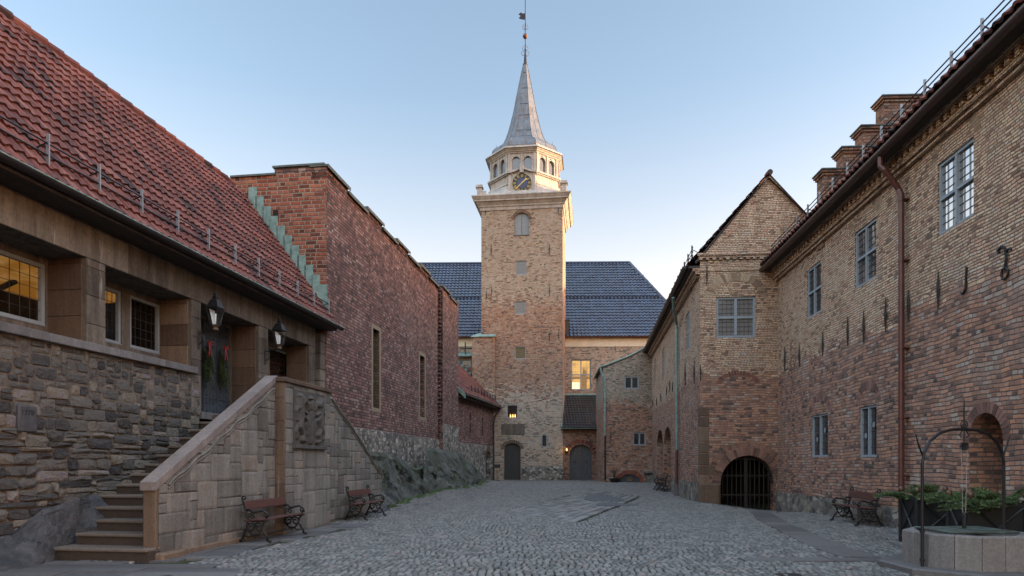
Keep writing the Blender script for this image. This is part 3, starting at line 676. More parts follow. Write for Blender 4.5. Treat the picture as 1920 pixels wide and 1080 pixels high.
# quoin of pale stone between hall and brick building
m = MB(); zz = -.2
while zz < 5.4:
    h = random.uniform(.25, .5); m.rnd(); wv = random.choice((.28, .42)); m.box(s_end-.34, s_end-.34+wv+.08, -.18, .1, zz+.006, zz+h-.006, .015); zz += h
m.build('quoin', 'ashlar_brown', hall)
m = MB(); m.box(s_end-.5, s_end-.34, -.0, .3, LAND, 5.5); m.build('drain_recess', 'soffit', hall)
# roof
RK = 3.30; ez, rz = 5.86, 10.30; eo = -.556
c8 = 1/math.sqrt(1+.144**2); dp_ = (RK)*c8; eo = eo*c8
v = Vector((0, dp_, rz-ez)); Lr = v.length
pantiles('roof_tiles', (s_near, eo, ez), (1, 0, 0), v, s_end-s_near+.15, Lr, 'tile_red', hall, tw=.205, cl=.305, amp=.04, lip=.05)
m = MB(); n_ = Vector((0, -(rz-ez), dp_)).normalized()
A, B = Vector((0, eo, ez)), Vector((0, eo+dp_, rz)); off = n_*-.035
m.add([(s_near, *(A+off)[1:]), (s_end+.12, *(A+off)[1:]), (s_end+.12, *(B+off)[1:]), (s_near, *(B+off)[1:]), (s_end+.12, eo+2*dp_, ez), (s_near, eo+2*dp_, ez)], [(0,1,2,3), (3,2,4,5)])
m.add([(s_near, eo+.5, -.3), (s_near, eo+.5, ez), (s_near, eo+dp_, rz), (s_near, eo+2*dp_, ez), (s_near, eo+2*dp_, -.3)], [(0,1,2,3,4)])
m.box(s_near, s_end, eo+2*dp_-.3, eo+2*dp_-.05, -.3, ez)
m.build('roof_deck', 'soffit', hall)
m = MB()
for i in range(int((s_end-s_near)/.42)):
    x = s_near+i*.42; m.rnd(); m.tube([(x, eo+dp_, rz+.03), (x+.44, eo+dp_, rz+.045)], [.10, .115], 8)
m.build('ridge_tile', 'tile_red', hall)
m = MB(); m.box(s_near, s_end+.1, eo+.02, .02, ez-.16, ez-.09)
m.build('soffit', 'soffit', hall)
def gutter(parent, x0, x1, y, z, r=.075, mat='gutter', lipmat=None):
    m = MB(); n = 8; vs = []
    for x in (x0, x1):
        for k in range(n+1):
            a = math.pi*k/n; vs.append((x, y-r*math.cos(a), z-r*math.sin(a)))
        for k in range(n, -1, -1):
            a = math.pi*k/n; vs.append((x, y-(r-.008)*math.cos(a), z-(r-.008)*math.sin(a)))
    N = 2*(n+1); m.add(vs, [(i, (i+1) % N, N+(i+1) % N, N+i) for i in range(N)] + [tuple(range(N)), tuple(range(2*N-1, N-1, -1))])
    g_ = m.build('gutter', mat, parent)
    if lipmat: m = MB(); m.tube([(x0, y-r, z), (x1, y-r, z)], .013, 6); m.build('gutter_lip', lipmat, g_)
    return g_
gutter(hall, s_near, s_end+.35, eo-.05, ez-.03, .085, lipmat='copper')
def snow_rail(parent, x0, x1, P0, V, N, step, up=.42, hh=.30, mat='iron', post='rail_grey', bars=(.12, .27)):
    P0, V, N = Vector(P0), Vector(V).normalized(), Vector(N).normalized(); X = Vector((1, 0, 0)); B = P0+V*up; zup = Vector((0, 0, 1))
    m = MB()
    for b in bars: m.tube([B+X*x0+zup*b*1.25, B+X*x1+zup*b*1.25], .015, 5)
    m2 = m; x = x0+.1
    while x <= x1:
        p = B+X*x; m.cm = 1; m.box(p.x-.012, p.x+.012, p.y-.028, p.y+.022, p.z-.04, p.z+hh*1.35); m.cm = 0
        q = p+V*.35+N*.02; m2.tube([q, p+zup*hh], .014, 5); m2.tube([q, p+V*.0], .011, 5); x += step
    m.build('snow_rail', [mat, post], parent)
nrm = Vector((0, -(rz-ez), dp_)).normalized()
snow_rail(hall, s_near, s_end+.05, (0, eo, ez+.04), v, nrm, 1.06, up=.34, hh=.36)

# ---------------- garland and lanterns
def fir_cluster(m, P, D, L, nn, spread=.06, nl=.06):
    """a drooping fir twig: needles as thin blades round a curved stem"""
    P, D = Vector(P), Vector(D).normalized(); pts = []
    for i in range(7): t = i/6; pts.append(P + D*L*t + Vector((0, 0, -.18*L*t*t)))
    for k in range(nn):
        t = random.uniform(.05, 1); i = min(5, int(t*6)); c = pts[i].lerp(pts[i+1], t*6-i); ax = (pts[i+1]-pts[i]).normalized()
        rd = ax.orthogonal(); rd.rotate(Matrix.Rotation(random.uniform(0, 6.28), 3, ax)); dr = (ax*random.uniform(.4, .9)+rd).normalized(); l = nl*random.uniform(.7, 1.2)*(1.1-.5*t)
        s = ax.cross(dr).normalized()*.009; m.rnd(); m.add([c-s, c+s, c+dr*l+s*.3, c+dr*l-s*.3], [(0,1,2,3)])
    return pts
def garland(x0, name, lab):
    root = FL.empty('fir_garland'); tag(root, lab, 'garland', 'fir garlands on the blue door')
    p = FL.world(x0, DEP-.03, 4.42); root.location = p; m = MB(); tw = MB()
    for k in range(22):
        x = random.uniform(-.16, .16); z = -random.uniform(0, .7); L = random.uniform(.3, .5)
        pts = fir_cluster(m, (x, -.03, z), (random.uniform(-.35, .45), -random.uniform(.0, .25), -1), L, 130, nl=.055); tw.tube(pts, .004, 4)
    m.build('fir_needles', 'fir', root); tw.build('twigs', 'twig', root)
    b = MB(); 
    for s in (-1, 1):
        b.tube([(0, -.10, 0), (s*.09, -.12, .06), (s*.12, -.12, .01), (s*.05, -.10, -.02), (0, -.1, 0)], .016, 5)
        b.tube([(0, -.10, 0), (s*.03, -.12, -.16), (s*.05, -.12, -.30)], [.018, .014, .016], 5)
    b.build('ribbon_bow', 'red', root)
garland(FL.S(381, DEP)+.05, 'l', 'fir garland with red bow on the left leaf of the blue door')
garland(FL.S(414, DEP), 'r', 'fir garland with red bow on the right leaf of the blue door, the fuller one')
def lantern(px, plpx, cy, lab):
    s, z = FL.at(plpx, 640 if px < 450 else 655)
    root = FL.empty('wall_lantern'); tag(root, lab, 'lantern', 'lanterns either side of the blue door'); root.location = FL.world(s, 0, 0)
    off = -.42; zc = FL.Z(px, cy, off)
    zb = zc-.34; m = MB(); m.box(-.035, .035, -.03, 0, zb-.40, zb+.02, .008)
    m.tube([(0, -.02, zb-.30), (0, -.14, zb-.22), (0, -.12, zb-.06), (0, -.24, zb+.0), (0, off, zb+.02)], .013, 6); m.tube([(0, -.02, zb-.05), (0, -.2, zb-.02), (0, off, zb+.02)], .012, 6)
    m.build('bracket', 'iron', root)
    m = MB(); m.lathe([(.02, 0), (.07, .02), (.05, .07), (.085, .10), (.06, .12)], 12, (0, off, zb)); m.build('base', 'rust_stone', root)
    b0, b1, h = .07, .13, .38; z0 = zb+.12; f = MB()
    cs = [(-1, -1), (1, -1), (1, 1), (-1, 1)]
    for a, b in cs: f.tube([(a*b0, off+b*b0, z0), (a*b1, off+b*b1, z0+h)], .011, 5)
    for k in range(4):
        a, b = cs[k], cs[(k+1) % 4]
        f.tube([(a[0]*b1, off+a[1]*b1, z0+h), (b[0]*b1, off+b[1]*b1, z0+h)], .015, 5); f.tube([(a[0]*b0, off+a[1]*b0, z0), (b[0]*b0, off+b[1]*b0, z0)], .011, 5)
    f.lathe([(.195, h), (.18, h+.03), (.12, h+.15), (.10, h+.18), (.06, h+.20), (.07, h+.25), (.03, h+.28), (.035, h+.31), (.008, h+.38)], 4, (0, off, z0), R(45))
    fr_ = f.build('lantern_frame', 'iron', root)
    gl = MB()
    for k in range(4):
        a, b = cs[k], cs[(k+1) % 4]; gl.poly([(a[0]*b0*.96, off+a[1]*b0*.96, z0), (b[0]*b0*.96, off+b[1]*b0*.96, z0), (b[0]*b1*.96, off+b[1]*b1*.96, z0+h), (a[0]*b1*.96, off+a[1]*b1*.96, z0+h)])
    gl.build('lantern_glass', 'clear', root)
    q = MB(); q.lathe([(.02, 0), (.03, .1), (.035, .2), (.02, .26)], 8, (0, off, z0)); q.poly([(-.055, off+.03, z0+.02), (.055, off+.03, z0+.02), (.10, off+.08, z0+h-.03), (-.10, off+.08, z0+h-.03)])
    q.build('reflector', 'lamp_white', root)
lantern(400, 371, 590, 'black iron lantern on a bracket left of the blue door, the larger and nearer')
lantern(521, 496, 630, 'black iron lantern on a bracket right of the blue door, above the stair landing')

# ================================================================ STAIRCASE
FS = left_frame(1140, 7.07)
st = tag(FS.empty('stone_staircase'), 'grey ashlar outside staircase with sloping parapet climbing to the blue door', 'staircase')
sA, sB, sC, sD = FS.Y(10.44), FS.Y(14.15), FS.Y(16.5), FS.Y(20.8)
WD = (9.126-7.07)*c8     # gap to the hall wall
rise = LAND/14
m = MB(); pr = [(sA, -.2), (sD, -.2), (sD, 1.0)]
curve = [(715, 890), (700, 868), (685, 845), (670, 818), (655, 797), (640, 775), (628, 760), (619, 745)]
cv = [FS.at(a, b) for a, b in curve]
TOPN, TOPC = 1.13, 3.23
outl = [(sA+.02, -.3), (sD, -.3), (sD, 1.0)] + cv + [(sC, TOPC), (sB, TOPC), (sA+.02, TOPN)]
m.prism(outl, .004, .19); m.build('parapet_core', 'mortar', st)
m = MB()
rects = pack(sA+.03, sD, .05, 3.45, (.2, .155), [(2,2),(3,2),(2,1),(3,1),(3,2),(1,2),(3,3),(1,1),(3,1),(4,2),(2,1)])
sl_ = (TOPC-TOPN)/(sB-sA)
def msk(x, z): return x < sB+.05
masonry(m, [r for r in rects if r[0] < sB-.02], .0, .004, .006, .006, .016, clips=[(1, 0, sB-.006), (-sl_, 1, TOPN-.03-sl_*sA)], rnd=.08)
m.build('parapet_blocks', 'ashlar', st); m = MB()
# right descending wing, stepwise clipped along the curve
def cz_at(x):
    p = sorted(cv + [(sD, 1.0), (sC, TOPC)])
    for a, b in zip(p, p[1:]):
        if a[0] <= x <= b[0]: return a[1] + (b[1]-a[1])*(x-a[0])/max(1e-6, b[0]-a[0])
    return 1.0 if x > sC else TOPC
for r in rects:
    if r[1] < sC: continue
    a, b = max(r[0], sC+.005), min(r[1], sD)
    if b-a < .05: continue
    za, zb_ = cz_at(a), cz_at(b); k = (zb_-za)/(b-a)
    masonry(m, [(a, b, r[2], r[3])], .0, .004, .004, .006, .016, clips=[(-k, 1, za-k*a-.03)], rnd=.08)
m.build('parapet_blocks', 'ashlar', st)
# plinth
m = MB(); m.rnd(); m.box(sA-.06, sA+.5, -.16, .4, -.1, .10, .03); m.box(sA+.5, sB-.02, -.07, .1, -.1, .09, .02); m.build('plinth', 'rust_stone', st)
# newel
m = MB(); m.rnd(); m.box(sA-.05, sA+.02, -.02, .20, -.1, 1.12, .012); m.build('newel', 'rust_stone', st)
# coping
m = MB(); n = 5
for i in range(n):
    a = sA-.09 + (sB+.02-sA+.09)*i/n; b = sA-.09 + (sB+.02-sA+.09)*(i+1)/n-.006; m.rnd()
    za, zb_ = TOPN+sl_*(a-sA), TOPN+sl_*(b-sA); m.add([(a,-.05,za),(b,-.05,zb_),(b,.22,zb_),(a,.22,za),(a,-.05,za+.13),(b,-.05,zb_+.13),(b,.22,zb_+.13),(a,.22,za+.13)], [(0,3,2,1),(4,5,6,7),(0,1,5,4),(1,2,6,5),(2,3,7,6),(3,0,4,7)])
m.build('coping', 'coping_stone', st)
# wavy string moulding below the coping and along the right curve
def wavy(p, q, n, amp, ph=0):
    p, q = Vector(p), Vector(q); d = q-p; nn = Vector((-d.y, d.x)).normalized()
    return [(p + d*t/n + nn*amp*(.9*math.sin(t*1.35+ph)+.4*math.sin(t*.6)))[:] for t in range(n+1)]
m = MB()
for of, rr in ((.11, .024), (.17, .015)):
    w_ = wavy((sA+.25, TOPN+sl_*.25-of), (sB-.06, TOPC-.06*sl_-of), 26, .022); m.tube([(a, -.028, b) for a, b in w_], rr, 6)
w_ = [(sC+.01, TOPC-.16)] + [(a, b+.02) for a, b in cv[::-1] if a > sC+.03] + [(sD-.01, 1.02)]
w2_ = []
for i in range(len(w_)-1):
    for k in range(3): t = k/3; w2_.append((w_[i][0]*(1-t)+w_[i+1][0]*t+.02*math.sin(i*3+k*2.1), w_[i][1]*(1-t)+w_[i+1][1]*t+.022*math.cos(i*3+k*2.1)))
m.build('string_moulding', 'ashlar', st); m = MB(); m.tube([(a, -.03, b-.02) for a, b in w2_], .034, 6); m.tube([(a, -.02, b-.10) for a, b in w2_], .022, 6)
m.build('string_moulding', 'ashlar', st)
m = MB(); m.tube([(a, .12, b+.03) for a, b in w2_], .11, 6); m.build('curved_coping', 'step_stone', st)
# relief block
m = MB(); yb = -.2*c8
m.box(sB, sC, yb+.01, .31, -.3, TOPC); m.build('pedestal_core', 'mortar', st)
m = MB(); masonry(m, pack(sB+.03, sC, .0, 3.3, (.2, .165), [(2,2),(2,1),(3,2),(2,2),(1,1),(3,3)]), yb, .004, .004, .005, .012, rnd=.06)
m.build('pedestal_blocks', 'ashlar', st)
m = MB(); zz = -.1
while zz < 3.25:
    h = min(random.choice((.33, .5, .42)), 3.3-zz); m.rnd(); m.box(sB-.012, sB+.09, yb-.012, .01, zz+.004, zz+h-.004, .006); zz += h
m.build('corner_quoin', 'rust_stone', st)
m = MB(); m.rnd(); m.box(sB-.06, sC+.05, yb-.06, .36, TOPC, TOPC+.10, .015); m.build('cap_slab', 'rust_stone', st)
# steps and landing
for i in range(13):
    Yn = 10.22 + i*.368; a = FS.Y(Yn); m = MB(); m.cur = (.08, .1); x1_ = a+.46
    extra = .0 if i > 4 else .0
    yl = .30; yr = WD - .02 + (.45 if i == 0 else .25 if i == 1 else .0)*0
    wid = [1.6, 1.5, 1.45][i] if i < 3 else WD
    m.box(a, x1_, (-.02 if i < 1 else .195), min(wid+.02, WD), rise*i-.1 if i else -.1, rise*(i+1)-.055); m.cur = (random.uniform(.75, 1), .5)
    m.box(a-.035, x1_, (-.02 if i < 1 else .195), min(wid+.03, WD), rise*(i+1)-.055, rise*(i+1), .014)
    m.build('step', 'step_stone', st)
m = MB(); m.rnd(); m.box(FS.Y(10.22+13*.368), sC+.6, .195, WD-.01, LAND-.4, LAND-.002); m.box(sC-.1, sC+3.5, .195, WD-.01, -.2, 1.2)
m.build('landing', 'step_stone', st)
# carved relief: shield, crown and two beasts, as a height field on a slab
def relief():
    a, b = sB+.42, sC-.42; W = b-a; z0, z1 = 1.93, 3.10; H = z1-z0; N, K = 84, 84
    caps = [(.5,.12,.5,.30,.10,.05),(.5,.30,.5,.48,.155,.06),(.42,.40,.58,.40,.12,.06)]                 # shield and fish-tail base
    caps += [(.5,.55,.5,.60,.12,.07),(.5,.64,.5,.74,.085,.075),(.5,.80,.5,.84,.035,.08),(.5,.88,.5,.93,.016,.08),(.46,.90,.54,.90,.016,.08)]  # helm, crown
    for t in (-.10,-.05,0,.05,.10): caps.append((.5+t,.68,.5+t*1.25,.79,.022,.085))
    for s in (-1, 1):
        X = lambda u: .5+s*u
        caps += [(X(.31),.80,X(.33),.86,.075,.10),(X(.22),.80,X(.27),.84,.045,.10),(X(.36),.86,X(.38),.70,.07,.08),(X(.33),.74,X(.33),.50,.085,.08),(X(.33),.50,X(.36),.34,.07,.08),
                 (X(.30),.66,X(.17),.60,.035,.075),(X(.30),.56,X(.17),.48,.033,.075),(X(.36),.34,X(.26),.20,.045,.07),(X(.26),.20,X(.30),.08,.034,.07),(X(.30),.08,X(.20),.06,.03,.07),
                 (X(.40),.40,X(.46),.24,.028,.05),(X(.46),.24,X(.43),.12,.024,.05),(X(.43),.45,X(.46),.62,.025,.05),(X(.46),.62,X(.42),.72,.03,.05),(X(.34),.93,X(.40),.90,.03,.08)]
    xs = np.linspace(0, 1, N); zs = np.linspace(0, 1, K); XX, ZZ = np.meshgrid(xs, zs); Hh = np.zeros_like(XX)
    for (x1, y1, x2, y2, r, h) in caps:
        dx, dy = x2-x1, (y2-y1)*H/W; px, py = XX-x1, (ZZ-y1)*H/W; t = np.clip((px*dx+py*dy)/(dx*dx+dy*dy+1e-9), 0, 1); d = np.hypot(px-dx*t, py-dy*t)
        Hh = np.maximum(Hh, h*np.sqrt(np.clip(1-(d/r)**2, 0, 1)))
    for j in range(K):
        for i in range(N):
            if Hh[j, i] > .004: Hh[j, i] += .007*mnoise.noise(Vector((i*.35, j*.35, 1)))
    Hh[0] = Hh[-1] = 0; Hh[:, 0] = Hh[:, -1] = 0
    vs = [(a+W*XX[j, i], yb-.035-Hh[j, i]*1.15, z0+H*ZZ[j, i]) for j in range(K) for i in range(N)]
    fs = [(j*N+i, j*N+i+1, (j+1)*N+i+1, (j+1)*N+i) for j in range(K-1) for i in range(N-1)]
    o = link('carved_relief', mesh_from('carved_relief', vs, fs, None, None, True), 'dark_relief', st, 'dark carved coat of arms with crown, shield and two beasts')
    m = MB(); m.box(a-.02, b+.02, yb-.034, yb+.02, z0-.02, z1+.02); m.box(a-.06, b+.06, yb-.10, yb, z0-.10, z0-.02, .01); m.build('relief_slab', 'dark_relief', o)
relief()

# ================================================================ PLUM BRICK HALL (middle left)
FB = left_frame(1140, 8.91)
bh_ = tag(FB.empty('brick_hall'), 'tall plum-red brick building with narrow slit windows and stepped coping, left of the tower', 'building')
b0, b1, b2 = FB.Y(21.1), FB.Y(35.0), FB.Y(38.75); ZTP = 10.75
m = MB()
sl1 = (FB.S(699), FB.S(711)); sl2 = (FB.S(787), FB.S(796))
z1a, z1b = FB.Z(705, 765), FB.Z(705, 618); z2a, z2b = FB.Z(792, 782), FB.Z(792, 668)
wall(m, b0, b1, 2.75, ZTP, [(*sl1, z1a, z1b, 0, .5), (*sl2, z2a, z2b, 0, .5)])
m.poly([(b0, 10.5, 2), (b0, 10.5, ZTP), (b1, 10.5, ZTP), (b1, 10.5, 2)]); m.poly([(b1, -.25, 0), (b1, 10.5, 0), (b1, 10.5, ZTP), (b1, -.25, ZTP)])
m.box(b1, b2, -.22, 10.3, 3.6, ZTP-.12)
for k in range(int((ZTP-3)/.21)):   # toothed bricks in the joint
    m.box(b1-.14, b1-.001, -.14, .1, 3+k*.21, 3.09+k*.21)
m.build('brick_wall', 'brick_purple', bh_)
m = MB(); m.poly([(b0, 0, 0), (b0, 0, ZTP), (b0, 10.5, ZTP), (b0, 10.5, 0)]); m.box(b0+.0, b0+.5, 3.7, 4.6, ZTP-.02, ZTP+.02)
m.build('end_wall', 'brick_orange', bh_, 'orange-red brick end wall with wide pale joints')
m = MB(); m.box(b0-.012, b0, 1.62, 1.80, 9.35, 9.62); m.build('vent_hole', 'void', bh_)
m = MB(); wall(m, b0, b1, -.3, 2.75, y=-.06); m.poly([(b0, -.06, 2.75), (b1, -.06, 2.75), (b1, 0, 2.77), (b0, 0, 2.77)])
wall(m, b1, b2, -.3, 3.6, y=-.26); m.poly([(b1, -.26, -.3), (b1, -.26, 3.6), (b1, .3, 3.6), (b1, .3, -.3)]); m.poly([(b2, -.26, -.3), (b2, 8, -.3), (b2, 8, 3.6), (b2, -.26, 3.6)])
m.build('rubble_base', 'rubble', bh_)
for (a, b), z0_, z1_ in ((sl1, z1a, z1b), (sl2, z2a, z2b)):
    m = MB(); t = .16
    m.box(a-t, a, -.015, .45, z0_-t, z1_+t); m.box(b, b+t, -.015, .45, z0_-t, z1_+t); m.box(a, b, -.015, .45, z1_, z1_+t); m.box(a, b, -.015, .45, z0_-t, z0_)
    wv = m.build('slit_window', 'tan_stone', bh_); m = MB(); m.box(a, b, .3, .32, z0_, z1_); m.build('pane', 'glass', wv)
# stepped copper coping
m = MB(); x = b0; k = 0; br = MB()
while x < b2-.2:
    L = min(1.75, b2-x); hz = ZTP + (.0 if k % 2 else .15)
    if x >= b1-.3: hz -= .12
    br.box(x, x+L, .0 if x < b1-.3 else -.2, .5, ZTP-.2, hz)
    m.box(x-.05, x+L+.05, -.07 if x < b1-.3 else -.29, .55, hz, hz+.06); m.box(x-.06, x+L+.06, -.09 if x < b1-.3 else -.31, -.07 if x < b1-.3 else -.29, hz-.05, hz+.06); x += L; k += 1
for (ya, yb2, hz) in ((.1, 1.75, .2), (1.75, 3.2, -.02), (3.2, 5.2, -.2), (5.2, 7, -.4)):
    br.box(b0+.002, b0+.5, ya, yb2, ZTP-.4, ZTP+hz-.01); m.box(b0-.06, b0+.55, ya-.05, yb2+.05, ZTP+hz, ZTP+hz+.06)
br.build('parapet', 'brick_purple', bh_); m.build('copper_coping', 'copper_old', bh_)
# stepped flashing where the tiled roof meets the end wall
m = MB(); n = 11; base = FL.Y(21.1)
mf = FB.Y(21.1)-.014
for i in range(n):
    t0 = i/n; t1 = (i+1)/n; ya = .02 + (dp_+eo-.1)*t0; yb3 = .02+(dp_+eo-.1)*t1; zf = lambda y: ez + (y-eo)*(rz-ez)/dp_
    m.box(mf-.004, mf+.012, ya-.05, yb3, zf(ya)-.5, zf(yb3)+.20)
m.build('stepped_flashing', 'copper', bh_)
m = MB(); m.box(b0+.1, b2-.1, .3, 10.2, ZTP-.35, ZTP-.25); m.build('flat_roof', 'soffit', bh_)

# ================================================================ ANNEX with red tiles
fa = Frame((-3.2, 39.2), (1.95, 9.2)); an_ = tag(fa.empty('tiled_annex'), 'small brick annex with rubble base and red tiled roof, tucked against the tower', 'building')
La = 9.4
m = MB(); wall(m, 0, La, 2.75, 5.85, [(2.6, 3.0, 3.4, 4.7, 0, .4), (5.7, 6.0, 3.4, 4.6, 0, .4)]); m.poly([(0, 0, 0), (0, 3, 0), (0, 3, 8.8), (0, 0, 5.8)]); m.build('brick_wall', 'brick_purple', an_)
m = MB(); dr = (6.6, 7.9, .2, 2.35, .45, .5)
wall(m, 0, La, -.2, 2.75, [dr], y=-.05); m.build('rubble_base', 'rubble', an_)
m = MB(); voussoirs(m, 6.6, 7.9, 1.9, .45, .25, -.05, 11); m.build('door_arch', 'rust_stone', an_)
m = MB(); m.box(6.6, 7.9, .25, .3, .1, 2.35); m.build('door', 'door_blue', an_)
m = MB(); m.box(2.55, 3.05, .3, .33, 3.3, 4.8); m.box(5.65, 6.05, .3, .33, 3.3, 4.7); m.build('slit_pane', 'glass', an_)
va = Vector((0, 3.7, 3.7)); pantiles('roof_tiles', (-.2, -.5, 5.62), (1, 0, 0), va, La+.4, va.length, 'tile_red', an_, tw=.24, cl=.33)
m = MB(); m.add([(-.25, -.5, 5.54), (La+.2, -.5, 5.54), (La+.2, 3.2, 9.24), (-.25, 3.2, 9.24)], [(0,1,2,3)]); m.box(-.25, La+.2, -.45, .1, 5.37, 5.44); m.build('roof_deck', 'soffit', an_)
m = MB(); vn = va.normalized()
for dz, w_ in ((0, .05), (-.12, .04)): m.add([(-.32, -.55, 5.58+dz), (-.32, 3.2, 9.33+dz), (-.22, 3.2, 9.33+dz), (-.22, -.55, 5.58+dz), (-.32, -.55, 5.42+dz), (-.32, 3.2, 9.15+dz), (-.22, 3.2, 9.15+dz), (-.22, -.55, 5.42+dz)], [(0,1,2,3),(4,5,6,7),(0,1,5,4),(2,3,7,6),(0,3,7,4)])
m.build('verge_board', 'copper', an_)
gutter(an_, -.2, La-.2, -.55, 5.54, .07, 'gutter', 'copper')
m = MB()
for i in range(13):
    y_ = -.4+i*.3; z_ = 5.70+(y_+.5); m.box(La-.35, La+.22, y_, y_+.24, z_-.1, z_+.2)
m.build('stepped_flashing', 'copper', an_)
snow_rail(an_, 2.5, La-.3, (0, -.5, 5.64), va, Vector((0, -3.7, 3.7)), .8, up=.5, post='iron')
m = MB(); m.tube([(La-.5, -.55, 5.47), (La-.7, -.2, 4.9), (La-.75, -.1, 4.4), (La-.75, -.1, .1)], .05, 8); m.build('downpipe', 'gutter', an_)
m = MB(); m.box(-.1, La, 2.8, 2.9, 0, 8.6); m.build('back_wall', 'brick_red', an_)

# ================================================================ ROCKS
def rock_mass(name, foot, top_of, seed, mat='schist', lab=None, nz=30, sub=16, amp=.34):
    """foot: polyline (x,y) of the outer foot; top_of: same length (x, y, z) of the inner top edge"""
    P = []; Q = []
    for i in range(len(foot)-1):
        for k in range(sub):
            t = k/sub; P.append((foot[i][0]*(1-t)+foot[i+1][0]*t, foot[i][1]*(1-t)+foot[i+1][1]*t)); Q.append(tuple(top_of[i][c]*(1-t)+top_of[i+1][c]*t for c in range(3)))
    P.append(foot[-1]); Q.append(top_of[-1]); vs = []; n = len(P); nb = nz
    for i in range(n):
        for j in range(nz):
            t = j/(nz-1); f = t**.72; g0 = gz(*P[i])-.15
            x = P[i][0]*(1-t)+Q[i][0]*t; y = P[i][1]*(1-t)+Q[i][1]*t; z = g0*(1-f)+Q[i][2]*f
            v = Vector((x*.5+seed, y*.5, z*.5)); a = amp*math.sin(math.pi*min(1, t*1.05+.06))**.5
            q = y + z*.75 + .35*mnoise.noise(v*1.6); saw = lambda p_: (q/p_) % 1.0
            d1 = mnoise.noise(v*1.3); blk = mnoise.cell(Vector((q/1.1, z*.55+seed, 0)))
            d = a*(d1*1.1 + .5*saw(1.15) + .22*saw(.43) + .6*blk + .3*mnoise.noise(v*7) - .5)
            nx_, ny_ = (Vector((P[i][0]-Q[i][0], P[i][1]-Q[i][1])).normalized() if (P[i][0] != Q[i][0]) else Vector((1, 0)))
            vs.append((x+nx_*d, y+ny_*d, z + d*.6*(1 if t > .1 else 0)))
        L_ = vs[-1]; vs.append((L_[0]-nx_*.7, L_[1]-ny_*.7, L_[2]-.12)); vs.append((L_[0]-nx_*1.8, L_[1]-ny_*1.8, L_[2]-.9))
    nz += 2
    fs = [(i*nz+j, (i+1)*nz+j, (i+1)*nz+j+1, i*nz+j+1) for i in range(n-1) for j in range(nz-1)]
    return tag(link(name, mesh_from(name, vs, fs, None, None, False), mat), kind='structure')
def WP(px, py, gh=0.): Z = (EYE-gh)*FOC/(py-HZ); return ((px-960)/FOC*Z, Z)
def TP(px, py, Z): return ((px-960)/FOC*Z, Z, EYE-(py-HZ)/FOC*Z)
rock_mass('rock_outcrop', [WP(708, 955, .0), WP(735, 947, .10), WP(765, 936, .2), WP(800, 927, .27), WP(822, 920, .33)],
          [TP(680, 845, 22.2), TP(714, 848, 23.8), TP(748, 856, 26.3), TP(778, 878, 28.5), TP(806, 868, 30)], 3.1, amp=.45)
rock_mass('rock_outcrop', [WP(792, 927, .27), WP(830, 918, .33), WP(858, 915, .36), WP(890, 911, .38), WP(912, 906, .38)],
          [TP(800, 838, 30.2), TP(828, 842, 32.2), TP(860, 850, 34.5), TP(885, 868, 38), TP(908, 895, 41.5)], 9.7, amp=.5)
rock_mass('stair_rock', [WP(-60, 1085), WP(30, 1072), WP(95, 1055), WP(135, 1040), (-6.25, 11.6)],
          [TP(-60, 985, 9.9), TP(20, 1000, 10.2), TP(80, 955, 10.6), TP(150, 935, 11.2), TP(180, 925, 11.9)], 5.5, 'rock', sub=6, amp=.12)
m = MB()
for k in range(9):
    pass
o = rock_mass('small_boulder', [WP(688, 968), WP(705, 968), WP(722, 962), WP(735, 955)], [TP(695, 945, 20.6), TP(708, 944, 20.9), TP(720, 944, 21.2), TP(728, 946, 21.5)], 1.2, 'rock', sub=4, nz=10, amp=.12)

# grass and moss in the crack where rock and paving meet
m = MB(); foot = [WP(708, 955, .0), WP(735, 947, .10), WP(765, 936, .2), WP(800, 927, .27), WP(830, 918, .33), WP(858, 915, .36), WP(890, 911, .38), WP(912, 906, .38)]
for i in range(len(foot)-1):
    for k in range(620):
        t = random.random(); w_ = random.gauss(.02, .13); x = foot[i][0]*(1-t)+foot[i+1][0]*t+w_; y = foot[i][1]*(1-t)+foot[i+1][1]*t-w_*.3
        if mnoise.noise(Vector((x*1.3, y*1.3, 0))) < -.15: continue
        z = gz(x, y)-.01; h = random.uniform(.03, .11); a = random.uniform(0, 6.28); dx, dy = .016*math.cos(a), .016*math.sin(a); m.rnd()
        m.add([(x-dx, y-dy, z), (x+dx, y+dy, z), (x+random.gauss(0, .03), y+random.gauss(0, .03), z+h)], [(0, 1, 2)])
tag(m.build('grass_tufts', 'fir'), 'short green grass and moss where the rock outcrop meets the cobbles', 'grass', None, 'stuff')
# ================================================================ CLOCK TOWER
T = Frame((.73, 48), (1, -.12))
tw = tag(T.empty('clock_tower'), 'tall square brick clock tower with pale octagonal lantern and lead spire', 'tower')
sl0, sr0 = T.S(902.5), T.S(1055); zt = T.Z(979, 386); D_ = 5.2; cx = (sl0+sr0)/2
def rect(px0, py0, px1, py1, fr=T, off=0): a, z1 = fr.at(px0, py0, off); b, z0 = fr.at(px1, py1, off); return a, b, min(z0, z1), max(z0, z1)
wa = rect(964, 399, 992, 440); wb = rect(967, 489, 987, 515); wc = rect(965, 565, 986, 589); wd = rect(965, 650, 986, 673)
we = rect(950, 759, 971, 784); wf = rect(1015, 814, 1026, 838); dd = rect(945, 831, 976, 900)
